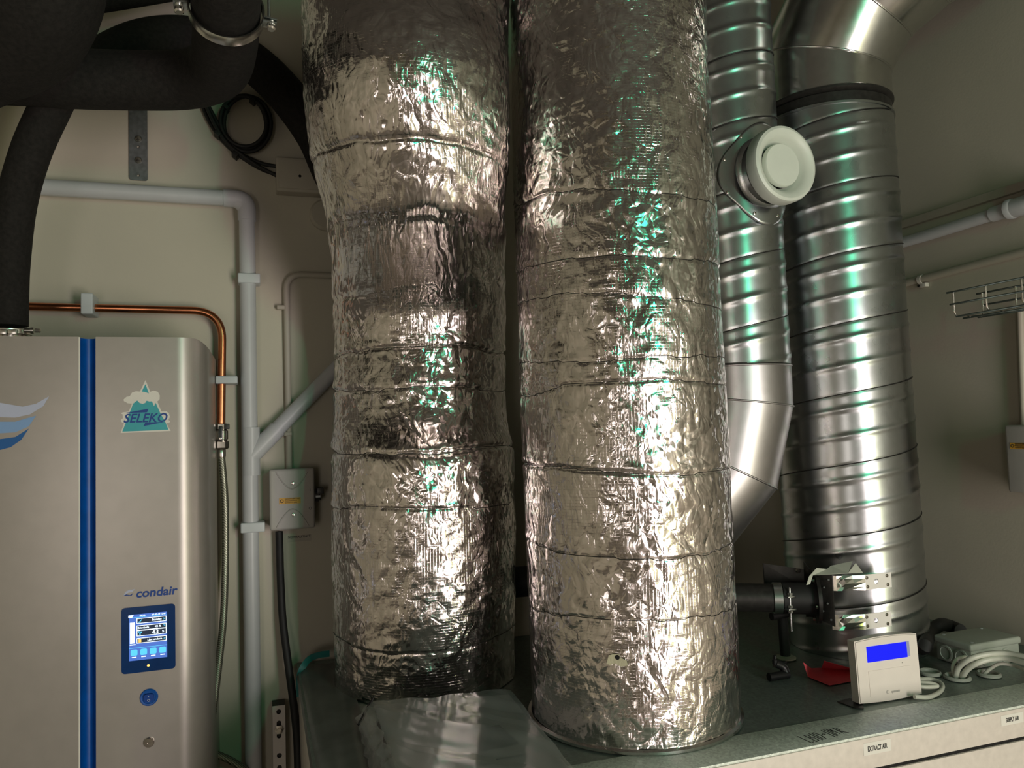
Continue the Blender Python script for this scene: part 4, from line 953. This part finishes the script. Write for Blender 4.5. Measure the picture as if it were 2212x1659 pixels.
# folded red card
rp_ = [Tp(1739, 1457, TOP+.004), Tp(1788, 1479, TOP+.003), Tp(1836, 1468, TOP+.004), Tp(1845, 1447, TOP+.004), Tp(1786, 1444, TOP+.004), Tp(1748, 1446, TOP+.004), Yp(1735, 1430, 1.47), Yp(1777, 1427, 1.53), Yp(1838, 1440, 1.50)]
rcd = crumple('folded_card', ([Tp(1745, 1462, TOP+.003), Tp(1792, 1481, TOP+.003), Tp(1850, 1470, TOP+.003), Tp(1850, 1449, TOP+.003), Tp(1775, 1443, TOP+.003), Tp(1752, 1444, TOP+.003), Yp(1735, 1431, 1.46), Yp(1780, 1427, 1.515), Yp(1845, 1445, 1.49)],
    [(0, 1, 2, 3, 4, 5), (0, 5, 6), (4, 3, 8, 7)]), red, 'red folded card lying beside the room controller', 'card')
# room controller with blue display
A0 = Tp(1858, 1521, TOP+.006); B0 = Tp(1993, 1499, TOP+.006); Xc = (B0-A0); Xc.z = 0; wc_ = Xc.length; Xc.normalize()
Nn = Vector((Xc.y, -Xc.x, 0)); lean = math.radians(3); Yc = (ZA*math.cos(lean)-Nn*math.sin(lean)).normalized(); Nc = Xc.cross(Yc).normalized()
hc_ = .128; ctr = thing('room_controller', 'white room controller with glowing blue display propped on the cabinet', 'controller', loc=A0+Xc*wc_/2)
def CP(u, v, d=0): return A0+Xc*(u*wc_)+Yc*(v*hc_)+Nc*d
Rc = Matrix((Xc, Yc, Nc)).transposed()
# bowed casing: front face with arched top and bottom edges
n_ = 16; outl = []
for i in range(n_+1):
    t = i/n_; outl.append((t*wc_, -.0035*math.sin(PI*t)))
for i in range(n_+1):
    t = 1-i/n_; outl.append((t*wc_, hc_+.0045*math.sin(PI*t)))
bm = bmesh.new(); v = [bm.verts.new(A0+Xc*x+Yc*y-Nc*.023) for x, y in outl]; f = bm.faces.new(v)
g = bmesh.ops.extrude_face_region(bm, geom=[f]); vv = [e_ for e_ in g['geom'] if isinstance(e_, bmesh.types.BMVert)]; bmesh.ops.translate(bm, vec=Nc*.023, verts=vv)
ed = [e_ for e_ in bm.edges if all(w in vv for w in e_.verts)]; bmesh.ops.bevel(bm, geom=ed, offset=.0022, segments=3, affect='EDGES')
from_bm('casing', bm, whitep, ctr, True, 35)
lf = plate('lower_flap', rrect(.028, .010, wc_-.025, hc_*.50, .002), [], A0+Nc*.0003, Xc, Yc, .0010, whitep, ctr)
tag(plate('lcd_screen', rrect(wc_*.17, hc_*.64, wc_*.81, hc_*.895, .0006), [], A0+Nc*.0006, Xc, Yc, .0008, lcd, ctr), 'glowing blue display')
plate('lcd_edge', rrect(wc_*.81, hc_*.65, wc_*.855, hc_*.895, .0006), [], A0+Nc*.0004, Xc, Yc, .0008, simple('lcd_bezel', (.35, .38, .62), .3), ctr)
turned('led', [(.0012, 0), (.0012, .0008)], CP(.72, .56, .0004), Nc, boxm, ctr, 10)
plate('maker_ring', circ(wc_*.44, hc_*.125, .0036, 20), [circ(wc_*.44+.0012, hc_*.125, .0026, 20)], A0+Nc*.0012, Xc, Yc, .0003, boxm, ctr)
text('maker_lettering', 'systemair', A0+Xc*(wc_*.50)+Yc*(hc_*.105)+Nc*.0012, Xc, Yc, .0068, boxm, ctr, bold=.0003, fit=.023)
box('stand', CP(.5, 0, -.028)+ZA*.012, (wc_*.8, .022, .010), boxm, ctr, R=Rc)
chl(ctr)
# its oily foil tag underneath
q = [Tp(1808, 1515, TOP+.003), Tp(1835, 1508, TOP+.002), Tp(1862, 1512, TOP+.003), Tp(1866, 1530, TOP+.003), Tp(1848, 1529, TOP+.003)]
crumple('clear_wrapper', (q, [(0, 1, 2, 3, 4)]), darkp, 'dark glossy scrap of wrapper under the room controller corner', 'wrapper')
# white cable loops behind controller
def tcab(pts, r=.0045): return catmull([Tp(x, y, TOP+h_) for x, y, h_ in pts], 10)
wc1 = thing('sensor_cable', 'white cable coiled behind the room controller', 'cable', loc=Tp(2010, 1490, TOP))
tube('cable_strand', tcab([(1975, 1505, .012), (2005, 1506, .008), (2028, 1496, .006), (2036, 1484, .006), (2030, 1474, .008), (2010, 1467, .010), (1980, 1468, .012)]), .0048, cablew, wc1, 12)
tube('cable_strand', tcab([(1975, 1481, .018), (2000, 1484, .016), (2024, 1482, .016), (2010, 1476, .020), (1985, 1474, .020)]), .0048, cablew, wc1, 12)
chl(wc1)
def grom(px, py, r, label):
    q = Tp(px, py, TOP); return tag(turned('cable_grommet', [(r*.72, .001), (r, .002), (r, .006), (r*.86, .009), (r*.74, .007), (r*.70, .002)], q, ZA, jboxm, None, 36), label, 'grommet', 'cable grommets on the cabinet')
grom(2009, 1457, .0250, 'pale rubber grommet ring right behind the room controller')
grom(2068, 1467, .0290, 'pale rubber grommet with two thick white cables entering it')
grom(2136, 1460, .0260, 'open pale rubber grommet nearest the right frame edge')
for k, (pts, lab) in enumerate((([(2064, 1462, .004), (2072, 1440, .03), (2098, 1422, .055), (2140, 1412, .066), (2180, 1412, .070), (2240, 1425, .070), (2300, 1440, .06)], 'upper of the two thick white cables arching over the junction box'),
                   ([(2078, 1464, .004), (2090, 1446, .026), (2112, 1432, .045), (2145, 1423, .055), (2180, 1423, .060), (2240, 1440, .060), (2300, 1456, .05)], 'lower of the two thick white cables arching over the junction box'))):
    tag(tube('arched_cable', tcab(pts), .0062, cablew, None, 16), lab, 'cable', 'white cables arching on the cabinet')
tag(tube('arched_cable', tcab([(2126, 1456, .004), (2140, 1444, .018), (2160, 1434, .030), (2190, 1438, .030), (2225, 1452, .030), (2260, 1462, .02)]), .0040, cablew, None, 12), 'thin white cable rising from the open grommet', 'cable', 'white cables arching on the cabinet')
tag(tube('arched_cable', catmull([Tp(2060, 1458, TOP+.006), Tp(2058, 1440, TOP+.025), Tp(2066, 1425, TOP+.040), Tp(2085, 1418, TOP+.044)], 8), .0040, cablew, None, 12), 'thin white cable looping from the two-cable grommet to the junction box', 'cable', 'white cables arching on the cabinet')
# pale junction box lying on the cabinet
c1 = Tp(2022, 1424, TOP); c2 = Tp(2100, 1448, TOP); c3 = Tp(2205, 1428, TOP); hj = .062
X1 = (c3-c2); X1.z = 0; w1 = .162; X1.normalize(); Y1 = Vector((-X1.y, X1.x, 0)); Y1 = Y1 if Y1.y > 0 else -Y1; d1_ = min(.150, (c1-c2).length)
Rj = Matrix((X1, Y1, ZA)).transposed(); cj = c2+X1*w1/2+Y1*d1_/2
jx = thing('junction_box', 'pale grey surface junction box lying on the cabinet at the right', 'box', loc=cj)
box('box_body', cj+ZA*(hj*.36), (w1, d1_, hj*.70), jboxm, jx, R=Rj, bev=.004)
box('lid', cj+ZA*(hj*.84), (w1+.008, d1_+.008, hj*.28), jboxm, jx, R=Rj, bev=.006, seg=3)
for t in (.28, .72): turned('knockout', [(.020, 0), (.019, .002), (.015, .0025), (.014, .001), (0, .001)], c2+Y1*d1_*t-X1*.0002+ZA*hj*.36, -X1, jboxm, jx, 28)
for t in (.3, .7): turned('knockout', [(.018, 0), (.017, .002), (.014, .0025), (.013, .001), (0, .001)], c2+X1*w1*t-Y1*.0002+ZA*hj*.34, -Y1, jboxm, jx, 28)
for a, b in ((.1, .1), (.9, .9), (.1, .9)): turned('lid_screw', [(.004, 0), (.004, .0008), (0, .001)], c2+X1*w1*a+Y1*d1_*b+ZA*hj*.98, ZA, clipm, jx, 12)
chl(jx)
tag(tube('black_hose', catmull([Tp(1990, 1400, TOP+.02), Tp(1998, 1395, TOP+.05), Yp(2008, 1368, 1.62), Yp(2030, 1350, 1.64), Yp(2052, 1352, 1.68), Tp(2075, 1362, TOP+.02)], 8), .017, blackr, None, 18), 'black hose curving behind the room controller and junction box', 'hose')
# red mark around the foot of the wide duct is a band of tape
bm = bmesh.new(); rows_ = []
for i in range(21):
    a = math.radians(-132+i*1.9); 
    for_ = [Vector((1.533+.1795*math.cos(a), 1.715+.1795*math.sin(a), TOP+z_)) for z_ in (.020, .034)]
    rows_.append([bm.verts.new(p_) for p_ in for_])
for a_, b_ in zip(rows_, rows_[1:]): bm.faces.new((a_[0], b_[0], b_[1], a_[1]))
o_ = from_bm('red_tape', bm, red, None, True); md = o_.modifiers.new('thickness', 'SOLIDIFY'); md.thickness = .0006; tag(o_, 'short strip of red tape around the foot of the wide spiral duct', 'tape')
# dark pipe between the two foil ducts
q = Yp(1128, 1258, 1.95); tag(tube('insulated_pipe', [q-XA*.10+YA*.02, q+XA*.12], .040, blackr, None, 20), 'black pipe end in the gap between the two foil ducts', 'pipe')

# document sleeve
hs = .045
c = [Tp(803, 1514, TOP+hs), Tp(1103, 1490, TOP+hs), Tp(1262, 1680, TOP+hs), Tp(878, 1722, TOP+hs)]
ds = thing('document_sleeve', 'clear plastic sleeve of papers lying in front of the foil ducts', 'documents', loc=(.36, 1.42, TOP))
bm = bmesh.new(); lo = []
NX, NY = 26, 26
rngS = np.random.RandomState(5); ph = rngS.rand(12)*6
def wav(a, b): return .0022*math.sin(7*a+3*b+ph[0])+.0018*math.sin(13*b-5*a+ph[1])+.0012*math.sin(23*a+11*b+ph[2])+.0010*math.sin(29*b-17*a+ph[3])
g_ = [[bm.verts.new((c[0]*(1-a)*(1-b)+c[1]*a*(1-b)+c[2]*a*b+c[3]*(1-a)*b)+ZA*(wav(a, b)-.010*max(0, abs(a-.5)*2-.9)*10*.3)) for a in [i/NX for i in range(NX+1)]] for b in [j_/NY for j_ in range(NY+1)]]
for j_ in range(NY):
    for i in range(NX): bm.faces.new((g_[j_][i], g_[j_][i+1], g_[j_+1][i+1], g_[j_+1][i]))
o_ = from_bm('plastic_cover', bm, sleevem, ds, True)
cen = (c[0]+c[1]+c[2]+c[3])/4
def ins(k, s, z): 
    p_ = cen+(c[k]-cen)*s; return Vector((p_.x, p_.y, z))
bm = bmesh.new(); lo = [bm.verts.new(ins(k, .955, TOP+.002)) for k in range(4)]; hi = [bm.verts.new(ins(k, .955, TOP+hs-.006)) for k in range(4)]
bm.faces.new(lo[::-1]); bm.faces.new(hi)
for k in range(4): bm.faces.new((lo[k], lo[(k+1) % 4], hi[(k+1) % 4], hi[k]))
from_bm('paper_stack', bm, doc, ds)
# loose side skirt of the sleeve hanging down on the left
sk = [c[0], c[3], Vector((c[3].x-.03, c[3].y+.02, TOP+.003)), Vector((c[0].x-.028, c[0].y-.01, TOP+.003))]
bm = bmesh.new(); vs = [[bm.verts.new((sk[0]*(1-b)+sk[1]*b)*(1-a)+(sk[3]*(1-b)+sk[2]*b)*a+Vector((wav(a*2, b*3)*1.5-.012*math.sin(PI*a), 0, 0))) for a in [i/8 for i in range(9)]] for b in [j_/20 for j_ in range(21)]]
for j_ in range(20):
    for i in range(8): bm.faces.new((vs[j_][i], vs[j_][i+1], vs[j_+1][i+1], vs[j_+1][i]))
from_bm('plastic_skirt', bm, sleevem, ds, True)
def dp(a, b): return c[0]*(1-a)*(1-b)+c[1]*a*(1-b)+c[2]*a*b+c[3]*(1-a)*b
poly('printed_block', [dp(a, b)-ZA*.0052 for a, b in ((.48, .42), (.76, .40), (.80, .62), (.52, .66))], ZA, .0004, docd, ds)
poly('printed_line', [dp(a, b)-ZA*.0052 for a, b in ((.20, .80), (.55, .77), (.55, .785), (.20, .815))], ZA, .0004, docd, ds)
poly('printed_line', [dp(a, b)-ZA*.0052 for a, b in ((.60, .74), (.80, .72), (.80, .73), (.60, .75))], ZA, .0004, docd, ds)
bm = bmesh.new()
for i in range(12):
    t = i/11; p_ = c[0].lerp(Vector((c[0].x-.028, c[0].y-.035, TOP+.018)), t); sweep([p_+Vector((-.006, -.004, -.004)), p_+Vector((.006, .004, .006))], .0022, 6, True, bm)
tag(from_bm('comb_binding', bm, darkp, ds, True), 'black comb binding at the far corner')
bm = bmesh.new()
for i in range(16):
    t = i/15; p_ = Vector((c[3].x-.022+t*.035, c[3].y+.075-t*.012, TOP+.006+.018*t)); sweep([p_+Vector((-.002, -.012, -.004)), p_+Vector((.002, .012, .010))], .0016, 6, True, bm)
tag(from_bm('comb_binding', bm, darkp, ds, True), 'black comb binding at the near corner')
chl(ds)
# plastic sheet laid over the cabinet corner at the left
bm = bmesh.new(); NXs, NYs = 12, 30; Vg = []
for j_ in range(NYs+1):
    b = j_/NYs; row = []
    for i in range(NXs+1):
        a = i/NXs; x = XL-.004+a*.12; y = 2.10-b*.80; z = TOP+.004+.004*abs(math.sin(9*a+2*b)) if a > .12 else TOP+.004-.10*(.12-a)
        row.append(bm.verts.new((x, y, z)))
    Vg.append(row)
for j_ in range(NYs):
    for i in range(NXs): bm.faces.new((Vg[j_][i], Vg[j_][i+1], Vg[j_+1][i+1], Vg[j_+1][i]))
filmm = simple('grey_film', (.13, .14, .13), .35, var=.25, scale=14)
tag(from_bm('protective_film', bm, filmm, None, True), 'dull grey plastic film lying on the cabinet left of the foil duct', 'film')
